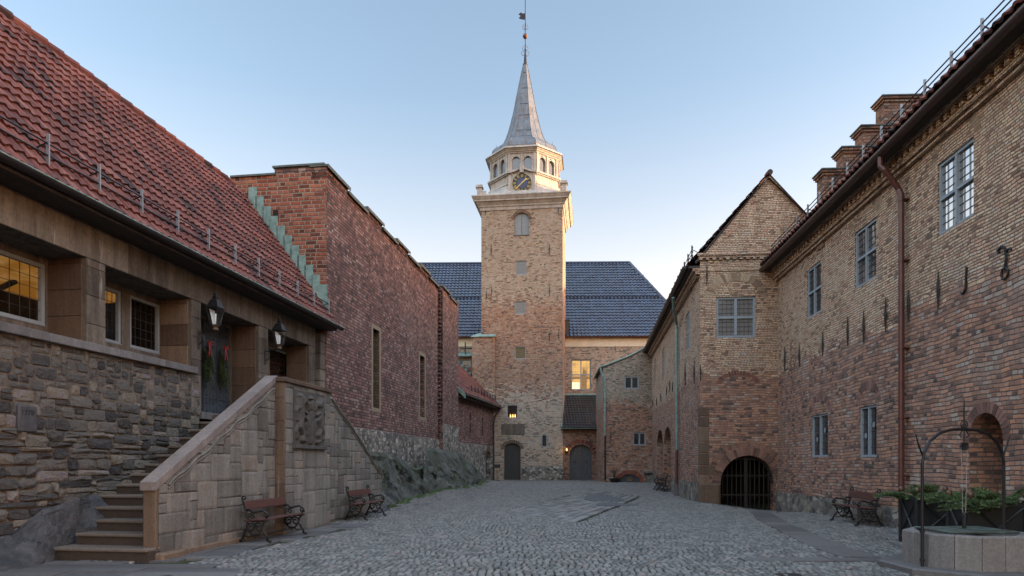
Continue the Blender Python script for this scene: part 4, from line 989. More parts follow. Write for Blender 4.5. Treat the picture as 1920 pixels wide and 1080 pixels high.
# lower left lift of the wall (the shaft is wider below)
m = MB()
wall(m, sl0, sr0, .2, zt, [(*wa, .5, .22), (*wb, 0, .12), (*wc, 0, .12), (*wd, 0, .12), (*we, 0, .15), (*wf, (wf[1]-wf[0])/2, .18), (*dd, .42, .3)])
m.poly([(sr0, 0, .2), (sr0, D_, .2), (sr0, D_, zt), (sr0, 0, zt)]); m.poly([(sl0, D_, .2), (sl0, 0, .2), (sl0, 0, zt), (sl0, D_, zt)]); m.poly([(sl0, D_, .2), (sr0, D_, .2), (sr0, D_, zt), (sl0, D_, zt)])
m.build('shaft', 'brick_tower', tw)
m = MB(); a, b, c, d = dd; n = 7; y = .2
m.poly([(a, y+.03, c), (b, y+.03, c), (b, y+.03, d), (a, y+.03, d)]); mid = (a+b)/2
for s, x0, x1 in ((1, mid, b), (-1, a, mid)):     # herringbone boards
    for k in range(18):
        z0_ = c-.9+k*.2; P = [(x0, z0_+(.45 if s > 0 else 0)), (x1, z0_+(0 if s > 0 else .45)), (x1, z0_+(0 if s > 0 else .45)+.165), (x0, z0_+(.45 if s > 0 else 0)+.165)]
        for cl in ((0, 1, d-.01), (0, -1, -c-.01)): P = clip_poly(P, *cl) if P else P
        if len(P) > 2: m.prism(P, y-.02, y+.02)
m.build('herringbone_door', 'door_black', tw)
m = MB(); voussoirs(m, a, b, d-.42, .42, .24, 0, 15); m.build('door_arch', 'rust_stone', tw)
m = MB(); m.box(b+.12, sr0+.05, -.13, .0, .1, 1.15); m.poly([(b+.12, -.13, 1.15), (sr0+.05, -.13, 1.15), (sr0+.05, 0, 1.3), (b+.12, 0, 1.3)]); m.build('plinth', 'rubble', tw)
bx = rect(940, 795, 984, 815); m = MB(); m.box(bx[0], bx[1], -.03, .0, bx[2], bx[3], .01); m.build('worn_sandstone_tablet', 'ashlar_brown', tw)
# shutters and windows
a, b, c, d = wa; sh = MB(); ap = arc_pts(a, b, d-.5, .5); sh.prism([(a, c)]+[(b, c)]+ap[::-1], .14, .18); s_ = sh.build('louvre_shutter', 'frame_white', tw)
q = MB(); q.box((a+b)/2-.012, (a+b)/2+.012, .12, .14, c, d-.05); q.box(a-.04, b+.04, -.03, .14, c-.06, c); q.build('meeting_rail', 'lead_bar', s_)
q = MB(); voussoirs(q, a, b, d-.5, .5, .2, 0, 15); q.build('belfry_arch', 'rust_stone', tw)
window(tw, *wb, .06, 1, 1, (5, 5), 'glass_grey'); window(tw, *wc, .06, 1, 1, (5, 5), 'glass_grey'); window(tw, *wd, .05, 1, 1, (8, 9), 'ochre', label='ochre-yellow latticed window')
window(tw, *we, .06, 1, 1, (4, 4), 'clear', fw=.07)
m = MB(); m.box(we[0]-.2, we[1]+.2, .75, .8, we[2]-.3, we[3]+.2); m.box(we[0]-.2, we[1]+.2, .16, .8, we[2]-.1, we[2]+.02); m.build('window_niche', 'room', tw)
m = MB()
for k in range(3): m.lathe([(.03, 0), (.045, .05), (.03, .16), (.003, .22)], 8, (we[0]+.24+k*.17, .3, we[2]+.09))
m.build('candle', 'flame', tw)
a, b, c, d = wf; rr = (b-a)/2; q = MB(); ap = arc_pts(a, b, d-rr, rr, 10); ai = arc_pts(a+.07, b-.07, d-rr, rr-.07, 10)
for i in range(10): q.add([(ap[i][0], .02, ap[i][1]), (ap[i+1][0], .02, ap[i+1][1]), (ai[i+1][0], .02, ai[i+1][1]), (ai[i][0], .02, ai[i][1])], [(0,1,2,3)])
q.box(a, a+.07, .02, .1, c, d-rr); q.box(b-.07, b, .02, .1, c, d-rr); q.box(a, b, .02, .1, c, c+.07); q.build('slit_frame', 'frame_white', tw)
q = MB(); q.box(a, b, .1, .12, c, d); q.build('slit_pane', 'room', tw)
# iron wall anchors
def anchor(mb, s, z, h=.9, y=-.03, kind=0):
    if kind == 0: mb.tube([(s, y, z-h/2), (s+.01, y-.01, z), (s, y, z+h/2)], [.012, .032, .010], 5); mb.tube([(s-.035, y, z), (s+.035, y, z)], .02, 5)
    elif kind == 1: mb.tube([(s, y, z+h/2), (s-.02, y, z), (s-.03, y, z-h*.35), (s-.12, y, z-h*.46), (s-.18, y, z-h*.38)], .022, 5)
    else:
        mb.tube([(s-.02, y, z-h*.5+.14*math.cos(t)-.0) if 0 else (s+.09*math.sin(t), y, z-h*.38+.10*math.cos(t)) for t in np.linspace(0, 6.28, 11)], .02, 5)
        mb.tube([(s, y, z-h*.28), (s+.05, y, z), (s+.02, y, z+h*.3), (s-.08, y, z+h*.42), (s-.17, y, z+h*.36), (s-.15, y, z+h*.26)], .024, 5); mb.tube([(s+.03, y, z+h*.2), (s+.14, y, z+h*.26), (s+.17, y, z+h*.2)], .018, 5)
m = MB()
for (px, py, h) in ((910, 395, .8), (1047, 395, .8), (921, 468, 1.0), (1030, 468, 1.0), (922, 545, .9), (912, 553, .8), (1030, 545, 1.0), (1030, 632, .9), (1047, 629, .8)):
    m = MB(); s, z = T.at(px, py); anchor(m, s, z, h*.85); m.build('wall_anchor', 'iron', tw)
# corner buttress with copper cap
ba, bb = T.S(885, -.35), T.S(927, -.35); bz = T.Z(905, 632, -.35)
m = MB(); m.box(ba, bb, -.35, 1.2, .1, bz); m.build('buttress', 'brick_tower', tw)
m = MB(); m.add([(ba-.08,-.45,bz),(bb+.08,-.45,bz),(bb+.08,1.2,bz),(ba-.08,1.2,bz),(ba-.08,-.45,bz+.06),(bb+.08,-.45,bz+.06),(bb+.0,.3,bz+.4),(ba+.3,.3,bz+.4)], [(0,3,2,1),(4,5,6,7),(0,1,5,4),(1,2,6,5),(2,3,7,6),(3,0,4,7)]); m.build('buttress_cap', 'copper', tw)
# stone cornice
m = MB(); hw = (sr0-sl0)/2; cy = D_/2
def sq(mb, h0, h1, z0, z1, y0off=0):
    vs = []
    for h, z in ((h0, z0), (h1, z1)): vs += [(cx-hw-h, -h, z), (cx+hw+h, -h, z), (cx+hw+h, D_+h, z), (cx-hw-h, D_+h, z)]
    mb.add(vs, [(0,3,2,1),(4,5,6,7),(0,1,5,4),(1,2,6,5),(2,3,7,6),(3,0,4,7)])
sq(m, .06, .10, zt-.25, zt-.02); sq(m, .16, .18, zt-.018, zt+.10); sq(m, .20, .36, zt+.102, zt+.30); sq(m, .44, .46, zt+.302, zt+.42); sq(m, .48, .60, zt+.422, zt+.60); sq(m, .62, .62, zt+.602, zt+.68)
m.build('cornice', 'pale', tw); zc = zt+.68
# concave skirt roof up to the octagonal drum
AP = 2.5; zd = T.Z(979, 345)+.05; N_ = 24; vs = []; rows = 7
def sqp(a, h):  # point on square outline at angle a
    c_, s_ = math.cos(a), math.sin(a); k = 1/max(abs(c_)/(hw+h), abs(s_)/(D_/2+h)); return cx+c_*k, cy+s_*k
def ocp(a, r):
    q = (a+R(22.5)) % R(45) - R(22.5); k = r/math.cos(q); return cx+k*math.cos(a), cy+k*math.sin(a)
for j in range(rows):
    t = j/(rows-1); z = zc + (zd-zc)*(t**1.7*.75+t*.25)
    for i in range(64):
        a = 2*math.pi*i/64; p, q = sqp(a, .60), ocp(a, AP+.05); vs.append((p[0]*(1-t)+q[0]*t, p[1]*(1-t)+q[1]*t, z))
fs = [(j*64+i, j*64+(i+1) % 64, (j+1)*64+(i+1) % 64, (j+1)*64+i) for j in range(rows-1) for i in range(64)]
m = MB(); m.add(vs, fs); m.build('skirt_roof', 'pale', tw)
m = MB()
for sx in (-1, 1):
    for yy in (-.0, D_):
        X = cx+sx*(hw+.12); m.box(X-.17, X+.17, yy-.17, yy+.17, zc+.0, zc+.72); m.box(X-.26, X+.26, yy-.26, yy+.26, zc+.72, zc+.80); m.box(X-.22, X+.22, yy-.22, yy+.22, zc+.80, zc+.92); m.box(X-.17-.1*sx, X+.17-.3*sx if sx < 0 else X+.17, yy-.12, yy+.12, zc, zc+.5)
m.build('corner_pinnacle', 'pale', tw)
# octagonal drum
def octa(mb, r, z0, z1, r1=None):
    mb.lathe([(r/math.cos(R(22.5)), z0), ((r1 or r)/math.cos(R(22.5)), z1)], 8, (cx, cy, 0), R(22.5))
zw0, zw1 = T.Z(979, 320, cy-AP), T.Z(979, 293, cy-AP); zk = T.Z(979, 276, cy-AP-.3)
m = MB(); octa(m, AP+.16, zd-.06, zd+.10); octa(m, AP+.06, zd+.10, zd+.2); octa(m, AP+.22, zw0-.22, zw0-.10); octa(m, AP+.12, zw0-.3, zw0-.22); octa(m, AP+.1, zw0-.1, zw0-.03)
zcor = zw1+.22
for r, a_, b_ in ((.07, 0, .10), (.16, .10, .2), (.24, .2, .3), (.28, .3, .42), (.34, .42, zk-zcor)): octa(m, AP+r, zcor+a_+.002, zcor+b_, AP+r+.04)
m.build('drum_mouldings', 'pale', tw)
drum = MB(); gl = MB(); side = 2*AP*math.tan(R(22.5))
for k in range(8):
    ang = k*R(45); drum.xf = gl.xf = Matrix.Translation((cx, cy, 0)) @ Matrix.Rotation(ang, 4, 'Z')
    h = side/2; wd_ = .56; g1 = .30; o_ = [(-g1/2-wd_-.0, -g1/2, zw0, zw1, wd_/2, .2), (g1/2, g1/2+wd_, zw0, zw1, wd_/2, .2)]
    wall(drum, -h, h, zd, zcor+.05, o_, y=-AP)
    for q in (-h+.03, -.07, h-.17): drum.box(q, q+.14, -AP-.06, -AP+.01, zw0-.02, zcor)
    for (a, b, c, d, r_, _) in o_: voussoirs(drum, a, b, d-r_, r_, .08, -AP, 7, .04); drum.box((a+b)/2-.05, (a+b)/2+.05, -AP-.06, -AP, d-.02, d+.14)
    gl.box(-h+.1, h-.1, -AP+.12, -AP+.14, zw0-.05, zw1+.05)
drum.build('octagonal_drum', 'pale', tw); gl.build('lantern_pane', 'glass_grey', tw)
# clock dormer
zcl = T.Z(978, 343, -.28); xc = T.S(978.5, -.28); m = MB()
m.box(xc-.82, xc+.82, -.24, 1.5, zc-.05, zcl+.75)
m.box(xc-.98, xc-.82, -.28, 1.3, zc-.05, zcl+.62); m.box(xc+.82, xc+.98, -.28, 1.3, zc-.05, zcl+.62)
pr_ = [(-1.08, .70), (-.8, .72), (-.5, .80), (-.2, .92), (.2, .92), (.5, .80), (.8, .72), (1.08, .70)]
m.prism([(xc+a, zcl+b) for a, b in pr_] + [(xc+a, zcl+b+.13) for a, b in pr_[::-1]], -.42, 1.6); m.box(xc-.14, xc+.14, -.47, -.0, zcl+.70, zcl+1.12)
m.prism([(xc-.6, zcl+.7), (xc+.6, zcl+.7), (xc+.2, zcl+.93), (xc-.2, zcl+.93)], -.24, 1.4)
m.build('clock_dormer', 'pale', tw)
def disc(mb, x, z, r0, r1, y, n=40, th=.02):
    vs = [(x+rr*math.cos(2*math.pi*k/n), yy, z+rr*math.sin(2*math.pi*k/n)) for yy in (y, y+th) for rr in (r0, r1) for k in range(n)]
    fs = []
    for k in range(n):
        k2 = (k+1) % n; fs += [(k, k2, n+k2, n+k), (n+k, n+k2, 3*n+k2, 3*n+k)]
    mb.add(vs, fs)
RC = .70
m = MB(); disc(m, xc, zcl, 0.001, RC, -.275); ck = m.build('clock_dial', 'black', tw, 'black dial with blue centre and gold Roman numerals')
m = MB(); disc(m, xc, zcl, .001, RC*.52, -.285, th=.008); m.build('dial_centre', 'blue', ck)
m = MB(); disc(m, xc, zcl, RC*.98, RC, -.288, th=.01)
romans = ['XII', 'I', 'II', 'III', 'IIII', 'V', 'VI', 'VII', 'VIII', 'IX', 'X', 'XI']
def bar(mb, x0, z0, x1, z1, w_, y):
    d = Vector((x1-x0, z1-z0)).normalized(); n = Vector((-d.y, d.x))*w_/2; mb.prism([(x0+n.x, z0+n.y), (x1+n.x, z1+n.y), (x1-n.x, z1-n.y), (x0-n.x, z0-n.y)], y, y+.01)
for h_, txt in enumerate(romans):
    a = math.pi/2 - h_*math.pi/6; wl_ = {'I': .05, 'V': .10, 'X': .10}; tot = sum(wl_[q] for q in txt); x = -tot/2; H2 = .10
    def P2(u, v): rr = RC*.76+v; ca, sa = math.cos(a), math.sin(a); return xc+rr*ca+u*sa, zcl+rr*sa-u*ca
    for q in txt:
        w_ = wl_[q]
        segs = {'I': [((x+w_/2, -H2), (x+w_/2, H2))], 'V': [((x+.01, H2), (x+w_/2, -H2)), ((x+w_-.01, H2), (x+w_/2, -H2))], 'X': [((x+.01, H2), (x+w_-.01, -H2)), ((x+w_-.01, H2), (x+.01, -H2))]}[q]
        for p, r_ in segs: A_, B_ = P2(*p), P2(*r_); bar(m, A_[0], A_[1], B_[0], B_[1], .018, -.29)
        x += w_
m.build('numerals', 'gold', ck)
m = MB(); a = math.atan2(-12, -13); bar(m, xc, zcl, xc+.64*math.cos(a), zcl+.64*math.sin(a), .06, -.31); bar(m, xc, zcl, xc+.46*math.cos(R(40)), zcl+.46*math.sin(R(40)), .08, -.32)
m.prism([(xc+.40*math.cos(R(40))+.09*math.cos(R(40+t)), zcl+.40*math.sin(R(40))+.09*math.sin(R(40+t))) for t in (0, 90, 180, 270)], -.322, -.31); m.build('clock_hands', 'gold', ck)
# bell-shaped lead spire
z1 = zk
prof = [(2.46, z1), (2.52, z1+.42), (2.44, z1+.72), (2.22, z1+.95), (1.90, z1+1.13), (1.64, z1+1.38), (1.46, z1+1.75), (1.28, z1+2.3), (1.08, z1+3.05), (.86, z1+4.0), (.62, z1+5.3), (.36, z1+6.6), (.16, z1+7.55)]
m = MB(); m.lathe([(r/math.cos(R(22.5))*.96, z) for r, z in prof], 8, (cx, cy, 0), R(22.5)); sp = m.build('spire', 'lead', tw)
m = MB()
for k in range(8):
    a = R(22.5)+k*R(45); m.tube([(cx+r*1.04*math.cos(a), cy+r*1.04*math.sin(a), z) for r, z in prof], .028, 5)
    for (f_) in (0,):
        a2 = k*R(45); m.tube([(cx+r*.962*math.cos(a2), cy+r*.962*math.sin(a2), z) for r, z in prof[:10]], .018, 4)
for i in (3, 6, 8, 9, 10, 11):
    r, z = prof[i]
    for k in range(8):
        zz_ = z+(.22 if k % 2 else -.15); rr = r*1.04*(1-(zz_-z)*.12/max(r, .3)); a, b = R(22.5)+k*R(45), R(22.5)+(k+1)*R(45)
        m.tube([(cx+rr*math.cos(a), cy+rr*math.sin(a), zz_), (cx+rr*math.cos(b), cy+rr*math.sin(b), zz_)], .014, 4)
m.build('lead_seams', 'lead', sp)
m = MB(); m.lathe([(.17, z1+7.5), (.20, z1+7.6), (.12, z1+7.7), (.06, z1+8.6), (.03, z1+8.9), (.028, z1+13.05), (.002, z1+13.2)], 8, (cx, cy, 0)); mast = m.build('finial_rod', 'iron', tw)
zb_ = EYE+(HZ-68)*(48+cy)/FOC
m = MB(); m.lathe([(.01, -.2), (.12, -.16), (.19, -.06), (.19, .06), (.12, .16), (.01, .2)], 14, (cx, cy, zb_)); m.build('copper_ball', 'gold_dull', mast)
m = MB()
for zz_, r in ((zb_-1.3, .22), (zb_+.7, .16), (zb_-.9, .16)):
    for k in range(4):
        a = k*R(90)+.3; m.tube([(cx, cy, zz_-.15), (cx+r*math.cos(a), cy+r*math.sin(a), zz_-.2), (cx+r*1.4*math.cos(a), cy+r*1.4*math.sin(a), zz_), (cx+r*math.cos(a), cy+r*math.sin(a), zz_+.15), (cx+r*.5*math.cos(a), cy+r*.5*math.sin(a), zz_+.05)], .016, 4)
m.build('scroll_work', 'iron', mast)
zv = EYE+(HZ-31)*(48+cy)/FOC
m = MB(); m.prism([(cx, zv-.25), (cx, zv+.25), (cx-.2, zv+.22), (cx-.34, zv+.33), (cx-.52, zv+.20), (cx-.36, zv+.06), (cx-.5, zv-.1), (cx-.3, zv-.2)], cy-.012, cy+.012); m.build('weather_vane', 'iron', mast)

# ================================================================ GREAT HALL behind the tower
Hh = Frame((0, 52.2), (1, -.02))
gh = tag(Hh.empty('great_hall'), 'long hall with steep blue-black glazed roof and pale cornice behind the tower', 'building')
ez2 = Hh.Z(1150, 632); dR = 6.0; rz2 = Hh.Z(1100, 493, dR); xl, xr = Hh.S(700), Hh.S(1300); xrd = Hh.S(1180, dR)
lw = rect(1071, 674, 1108, 731, Hh)
m = MB(); wall(m, xl, xr, 0, ez2-.75, [(*lw, 0, .25)]); m.poly([(xr, 0, 0), (xr, 12, 0), (xr, 12, ez2), (xr, 0, ez2)]); m.poly([(xl, 12, 0), (xr, 12, 0), (xr, 12, ez2), (xl, 12, ez2)]); m.build('brick_wall', 'brick_hall', gh)
m = MB(); m.box(xl, xr, -.06, .3, ez2-.75, ez2-.12); m.box(xl, xr, -.14, .3, ez2-.118, ez2-.02); m.build('cream_cornice', 'cream', gh)
lo = window(gh, *lw, .1, 2, 2, (3, 4), 'clear', fw=.085)
m = MB(); m.box(lw[0]-1.5, lw[1]+1.5, 2.9, 3.0, lw[2]-1, lw[3]+1.2); m.box(lw[0]-1.5, lw[1]+1.5, .3, 3, lw[3]+1.1, lw[3]+1.2); m.build('lit_interior_wall', 'lit_bright', gh)
m = MB(); m.box(lw[0]+.05, lw[0]+.85, 2.6, 2.7, lw[2]-.8, lw[2]+.9); m.build('bright_wall_lamp', emit('bright_lamp', (1, .80, .45), .32), gh)
m = MB(); m.prism([(lw[0]+.95, lw[2]-.5), (lw[0]+1.35, lw[2]-.5), (lw[0]+1.35, lw[2]+1.6), (lw[0]+1.1, lw[2]+1.9), (lw[0]+.95, lw[2]+1.3)], 1.6, 1.7); m.box(lw[0]-.4, lw[1]+.4, 1.5, 1.6, lw[2]+1.05, lw[2]+1.25); m.build('beam_silhouette', emit('dim_beam', (.30, .13, .03), .12), gh)
v2 = Vector((0, dR+.35, rz2-ez2)); Lh = v2.length; y0_ = -.35
hipk = lambda u, v_: (xl+u) < xr+.3-(xr+.3-xrd)*(v_/Lh)
br_ = Lh*.5
pantiles('roof_tiles', (xl, y0_, ez2+.02), (1, 0, 0), v2, xr-xl+.3, Lh, 'tile_black', gh, tw=.30, cl=.37, amp=.05, lip=.05, keep=hipk)
m = MB(); m.add([(xl, y0_, ez2-.05), (xr+.3, y0_, ez2-.05), (xrd, dR, rz2-.07), (xl, dR, rz2-.07), (xr+.3, 2*dR, ez2-.05), (xl, 2*dR, ez2-.05)], [(0,1,2,3),(1,4,2),(3,2,4,5)]); m.add([(xl, 0, 0), (xl, 12, 0), (xl, 12, ez2), (xl, 6, rz2-.1), (xl, 0, ez2)], [(0,1,2,3,4)]); m.build('roof_deck', 'soffit', gh)
m = MB(); m.tube([(xl, dR, rz2), (xrd, dR, rz2)], .14, 8); m.tube([(xrd, dR, rz2), (xr+.3, y0_, ez2)], .13, 8); m.build('ridge_tile', 'tile_black', gh)
m = MB(); p0 = Vector((xl, y0_, ez2))+v2*.5; xe = xr-(xr-xrd)*.5; m.tube([(xl, p0.y-.05, p0.z+.03), (xe, p0.y-.05, p0.z+.03)], .055, 6); m.build('roof_break_batten', 'iron', gh)
gutter(gh, xl, xr+.2, y0_-.05, ez2-.0, .09, 'pipe_red')
m = MB(); q = Hh.S(1058); m.box(q-.1, q+.35, -.3, 1.0, ez2+.1, ez2+1.25); m.box(q-.12, q+.42, -.35, 1.0, ez2+1.25, ez2+1.32); m.build('lead_valley_box', 'gutter', gh)
# low green-roofed link seen left of the tower
lk = Frame((0, 50.4), (1, -.02)); lo_ = tag(lk.empty('link_block'), 'small brick link with green copper roof glimpsed left of the tower buttress', 'building')
a, b, c, d = rect(846, 676, 892, 905, lk); w_ = rect(866, 675, 883, 688, lk)
m = MB(); wall(m, a, b, .2, d+.15, [(*w_, 0, .1)]); m.build('brick_wall', 'brick_red', lo_); window(lo_, *w_, .05, 1, 1, (4, 3), 'glass', fw=.06)
zr = lk.Z(870, 667); m = MB(); m.add([(a, -.3, zr), (b, -.3, zr), (b, 1.8, zr+.55), (a, 1.8, zr+.55), (a, -.3, zr-.08), (b, -.3, zr-.08)], [(0,1,2,3),(0,4,5,1)])
for k in range(6): x = a+(b-a)*k/5; m.tube([(x, -.3, zr+.02), (x, 1.8, zr+.57)], .02, 4)
m.build('copper_roof', 'copper', lo_)
m = MB(); m.tube([(a, .5, zr+.75), (b, .5, zr+.8)], .018, 5); m.tube([((a+b)/2+.1, .4, zr+.1), ((a+b)/2+.1, .4, zr+1.1)], .05, 5); m.tube([(a+.6, .45, zr+.6), (b-.3, .45, zr+.62)], .04, 5); m.build('roof_rail', 'iron', lo_)

# ================================================================ PORCH
Pq = Frame((0, 47.7), (1, 0))
po = tag(Pq.empty('lean_to_porch'), 'brick porch with steep black tiled lean-to roof over the blue double door', 'porch')
a, b = Pq.S(1052), Pq.S(1134); pd = rect(1068, 834, 1110, 901, Pq); ze = Pq.Z(1090, 803, -.4)
m = MB(); wall(m, a, b, .2, ze+.1, [(*pd, .75, .35)]); m.build('brick_wall', 'brick_red', po)
m = MB(); n = 10
for k in (0, 1):
    x0, x1 = (pd[0], (pd[0]+pd[1])/2-.008) if k == 0 else ((pd[0]+pd[1])/2+.008, pd[1]); L_ = MB()
    for i in range(4): L_.box(x0+(x1-x0)*i/4+.003, x0+(x1-x0)*(i+1)/4-.003, .26, .32, pd[2]+.03, pd[3]+.0)
    leaf = L_.build('door_leaf', 'door_blue', po); q = MB(); xm = (x0+x1)/2; zm = pd[2]+1.35
    for t in range(4): a_ = t*R(90); q.tube([(xm, .25, zm), (xm+.1*math.cos(a_), .25, zm+.1*math.sin(a_))], [.03, .012], 5)
    for t in range(4): a_ = t*R(90)+R(0); q.tube([(xm, .25, zm-.45), (xm+.05*math.cos(a_), .25, zm-.45+.05*math.sin(a_))], [.02, .01], 5)
    q.build('iron_rosette', 'iron', leaf)
m = MB(); voussoirs(m, pd[0], pd[1], pd[3]-.75, .75, .13, 0, 19); m.build('door_arch', 'rust_stone', po)
m = MB(); voussoirs(m, pd[0]-.14, pd[1]+.14, pd[3]-.75, .89, .24, 0, 23, .012); m.build('outer_arch', tinted('arch_brick', TILE, .9, 6, .4), po)
topz = Hh.Z(1090, 741, -.05); vp = Vector((0, 4.7, topz-ze)); m = None
pantiles('roof_tiles', (a+.05, -.4, ze+.05), (1, 0, 0), vp, b-a-.1, vp.length, 'tile_porch', po, tw=.21, cl=.40, amp=.045)
m = MB(); m.add([(a, -.4, ze), (b, -.4, ze), (b, 4.3, topz-.05), (a, 4.3, topz-.05), (a, -.4, ze-.1), (b, -.4, ze-.1), (b, 0, ze-.1), (a, 0, ze-.1)], [(0,1,2,3),(4,5,6,7),(0,4,5,1)]); m.build('roof_deck', 'soffit', po)
m = MB(); m.box(a, b, 4.1, 4.35, topz-.02, topz+.12); m.tube([(a+.02, -.4, ze+.1), (a+.02, 4.2, topz+.1)], .06, 5); m.tube([(b-.02, -.4, ze+.1), (b-.02, 4.2, topz+.1)], .06, 5); m.build('copper_flashing', 'copper', po); gutter(po, a-.0, b+.02, -.5, ze+.02, .07, 'copper')
# lit lantern beside the blue door
s, z = Pq.at(1062, 842); lt = Pq.empty('lit_wall_lantern'); tag(lt, 'small glowing wall lantern beside the arched blue double door', 'lantern'); lt.location = Pq.world(s, 0, 0)
m = MB(); m.tube([(0, 0, z+.1), (0, -.2, z+.3), (0, -.25, z+.2)], .015, 5); m.lathe([(.12, 0), (.02, .16)], 6, (0, -.25, z+.12)); m.lathe([(.03, -.04), (.07, .0)], 6, (0, -.25, z-.16))
for k in range(4): a_ = R(45+k*90); m.tube([(.07*math.cos(a_), -.25+.07*math.sin(a_), z-.16), (.11*math.cos(a_), -.25+.11*math.sin(a_), z+.12)], .008, 4)
m.build('lantern_frame', 'iron', lt); m = MB(); m.lathe([(.02, -.14), (.05, -.08), (.04, 0), (.005, .07)], 8, (0, -.25, z)); m.build('flame', 'flame', lt)
ld = bpy.data.lights.new('flame_glow', 'POINT'); ld.energy = 1.6; ld.color = (1, .55, .2); ld.shadow_soft_size = .05; lo2 = bpy.data.objects.new('flame_glow', ld); sc.collection.objects.link(lo2); lo2.parent = lt; lo2.location = (0, -.42, z)

# ================================================================ CORNER BLOCK with curved coping
C = Frame((0, 43.2), (1, -.03))
cb = tag(C.empty('corner_block'), 'buff and red brick corner block with sweeping green coping and half-moon cellar door', 'building')
a, b = C.S(1131), C.S(1232); cw1 = rect(1171, 706, 1198, 729, C); cw2 = rect(1187, 811, 1211, 835, C); cd = rect(1160, 889, 1201, 907, C); cd = (cd[0], cd[1], .2, cd[3])
cp = [C.at(*p) for p in ((1124, 689), (1140, 684), (1160, 676), (1180, 668), (1196, 660), (1209, 652), (1222, 640), (1234, 622))]
zlow = cp[0][1]
m = MB(); wall(m, a, b, .1, zlow-.05, [(*cw1, 0, .12), (*cw2, 0, .12), (*cd, cd[3]-.21, .5)])
for p, q in zip(cp, cp[1:]):
    x0, x1 = max(a, p[0]), min(b, q[0])
    if x1 > x0: m.poly([(x0, 0, zlow-.05), (x1, 0, zlow-.05), (x1, 0, q[1]), (x0, 0, p[1] if p[0] >= a else zlow)])
m.poly([(a, 5, .1), (a, 0, .1), (a, 0, zlow), (a, 5, zlow)]); m.build('brick_wall', 'brick_corner', cb)
m = MB(); m.tube([(x, -.05, z+.02) for x, z in cp], .055, 6)
for p, q in zip(cp, cp[1:]): m.add([(p[0], -.1, p[1]+.04), (q[0], -.1, q[1]+.04), (q[0], 4.5, q[1]-.2), (p[0], 4.5, p[1]-.2)], [(0,1,2,3)])
m.build('copper_coping', 'copper', cb)
window(cb, *cw1, .05, 2, 1, (4, 5), 'glass', fw=.08); window(cb, *cw2, .05, 2, 1, (4, 5), 'glass', fw=.08)
m = MB(); voussoirs(m, cd[0], cd[1], .25, cd[3]-.25, .26, 0, 19, .02); m.build('cellar_arch', tinted('cellar_arch_brick', [(0, (.13, .045, .03)), (1, (.30, .10, .07))], .9, 6, .4), cb)
m = MB(); ap = arc_pts(cd[0], cd[1], .22, cd[3]-.22); m.prism([(p[0], p[1]) for p in ap[::-1]], .12, .16); cdo = m.build('cellar_door', 'door_blue', cb)
m = MB(); xm = (cd[0]+cd[1])/2+.02; zq = .40
m.box(xm-.17, xm+.17, .10, .118, zq, zq+.035)
for t in (-1, -.5, 0, .5, 1): m.tube([(xm+t*.15, .1, zq+.03), (xm+t*.18, .1, zq+.10), (xm+t*.04, .1, zq+.15)], .012, 4)
m.box(xm-.012, xm+.012, .095, .11, zq+.14, zq+.23); m.box(xm-.035, xm+.035, .095, .11, zq+.175, zq+.195); m.build('gold_crown', 'gold', cdo)
m = MB(); dx_ = a+.05; zz_ = zlow-.15
m.tube([(dx_-.22, -.1, zz_+.12), (dx_-.2, -.1, zz_-.15), (dx_+.02, -.1, zz_-.6), (dx_+.06, -.1, zz_-.8), (dx_+.06, -.1, 3.3)], .055, 8); m.build('copper_downpipe', 'copper', cb)
m = MB(); m.tube([(dx_+.06, -.1, 3.3), (dx_+.06, -.1, .4)], .05, 8); m.build('lower_downpipe', 'gutter', cb)
m = MB(); anchor(m, *C.at(1145, 819), .8); anchor(m, *C.at(1153, 655), .5); m.build('wall_anchor', 'iron', cb)
# bench slab, pot
st_ = C.S(1207), C.S(1229); sb = tag(C.empty('stone_table'), 'rough stone slab on a rubble base against the corner block wall', 'stone bench'); sb.location = C.world(0, 0, 0)
m = MB(); m.box(st_[0], st_[1]+.15, -.75, -.02, .86, 1.0, .03); m.build('slab_top', 'sill_stone', sb); m = MB(); m.box(st_[0]+.1, st_[1]+.15, -.6, -.03, .1, .86, .03); m.build('rubble_support', 'rubble', sb)
s, _ = C.at(1151, 900); pp = tag(C.empty('potted_shrub'), 'small bare shrub in a low dark pot beside the half-moon cellar door', 'potted plant'); pp.location = C.world(s, -.4, gz(*C.world(s, -.4, 0)[:2]))
m = MB(); m.lathe([(.22, 0), (.26, .05), (.34, .22), (.36, .25), (.30, .24), (.28, .18)], 14); m.build('pot', 'black', pp)
m = MB()
for k in range(16):
    a_ = random.uniform(0, 6.28); r = random.uniform(.08, .3); h = random.uniform(.4, .85); m.tube([(0, 0, .18), (r*.5*math.cos(a_), r*.5*math.sin(a_), .2+h*.5), (r*math.cos(a_), r*math.sin(a_), .2+h)], [.012, .009, .004], 4)
    for q in range(3): b_ = random.uniform(0, 6.28); m.tube([(r*.7*math.cos(a_), r*.7*math.sin(a_), .2+h*.7), (r*.7*math.cos(a_)+.12*math.cos(b_), r*.7*math.sin(a_)+.12*math.sin(b_), .3+h*.75)], .005, 4)
m.build('bare_twigs', 'twig', pp)
# sign on a stand by the tower
x_, y_ = WP(932, 906, .27); sg = bpy.data.objects.new('sign_stand', None); sc.collection.objects.link(sg); sg.location = (x_, y_, gz(x_, y_)); tag(sg, 'small black sign on a thin post beside the herringbone door', 'sign')
m = MB(); m.tube([(0, 0, 0), (0, 0, .85)], .018, 6); m.lathe([(.2, 0), (.19, .03), (.03, .05)], 12); m.build('post', 'iron', sg); m = MB(); m.box(-.2, .2, -.02, .02, .80, 1.02, .005); m.build('sign_plate', 'iron', sg)

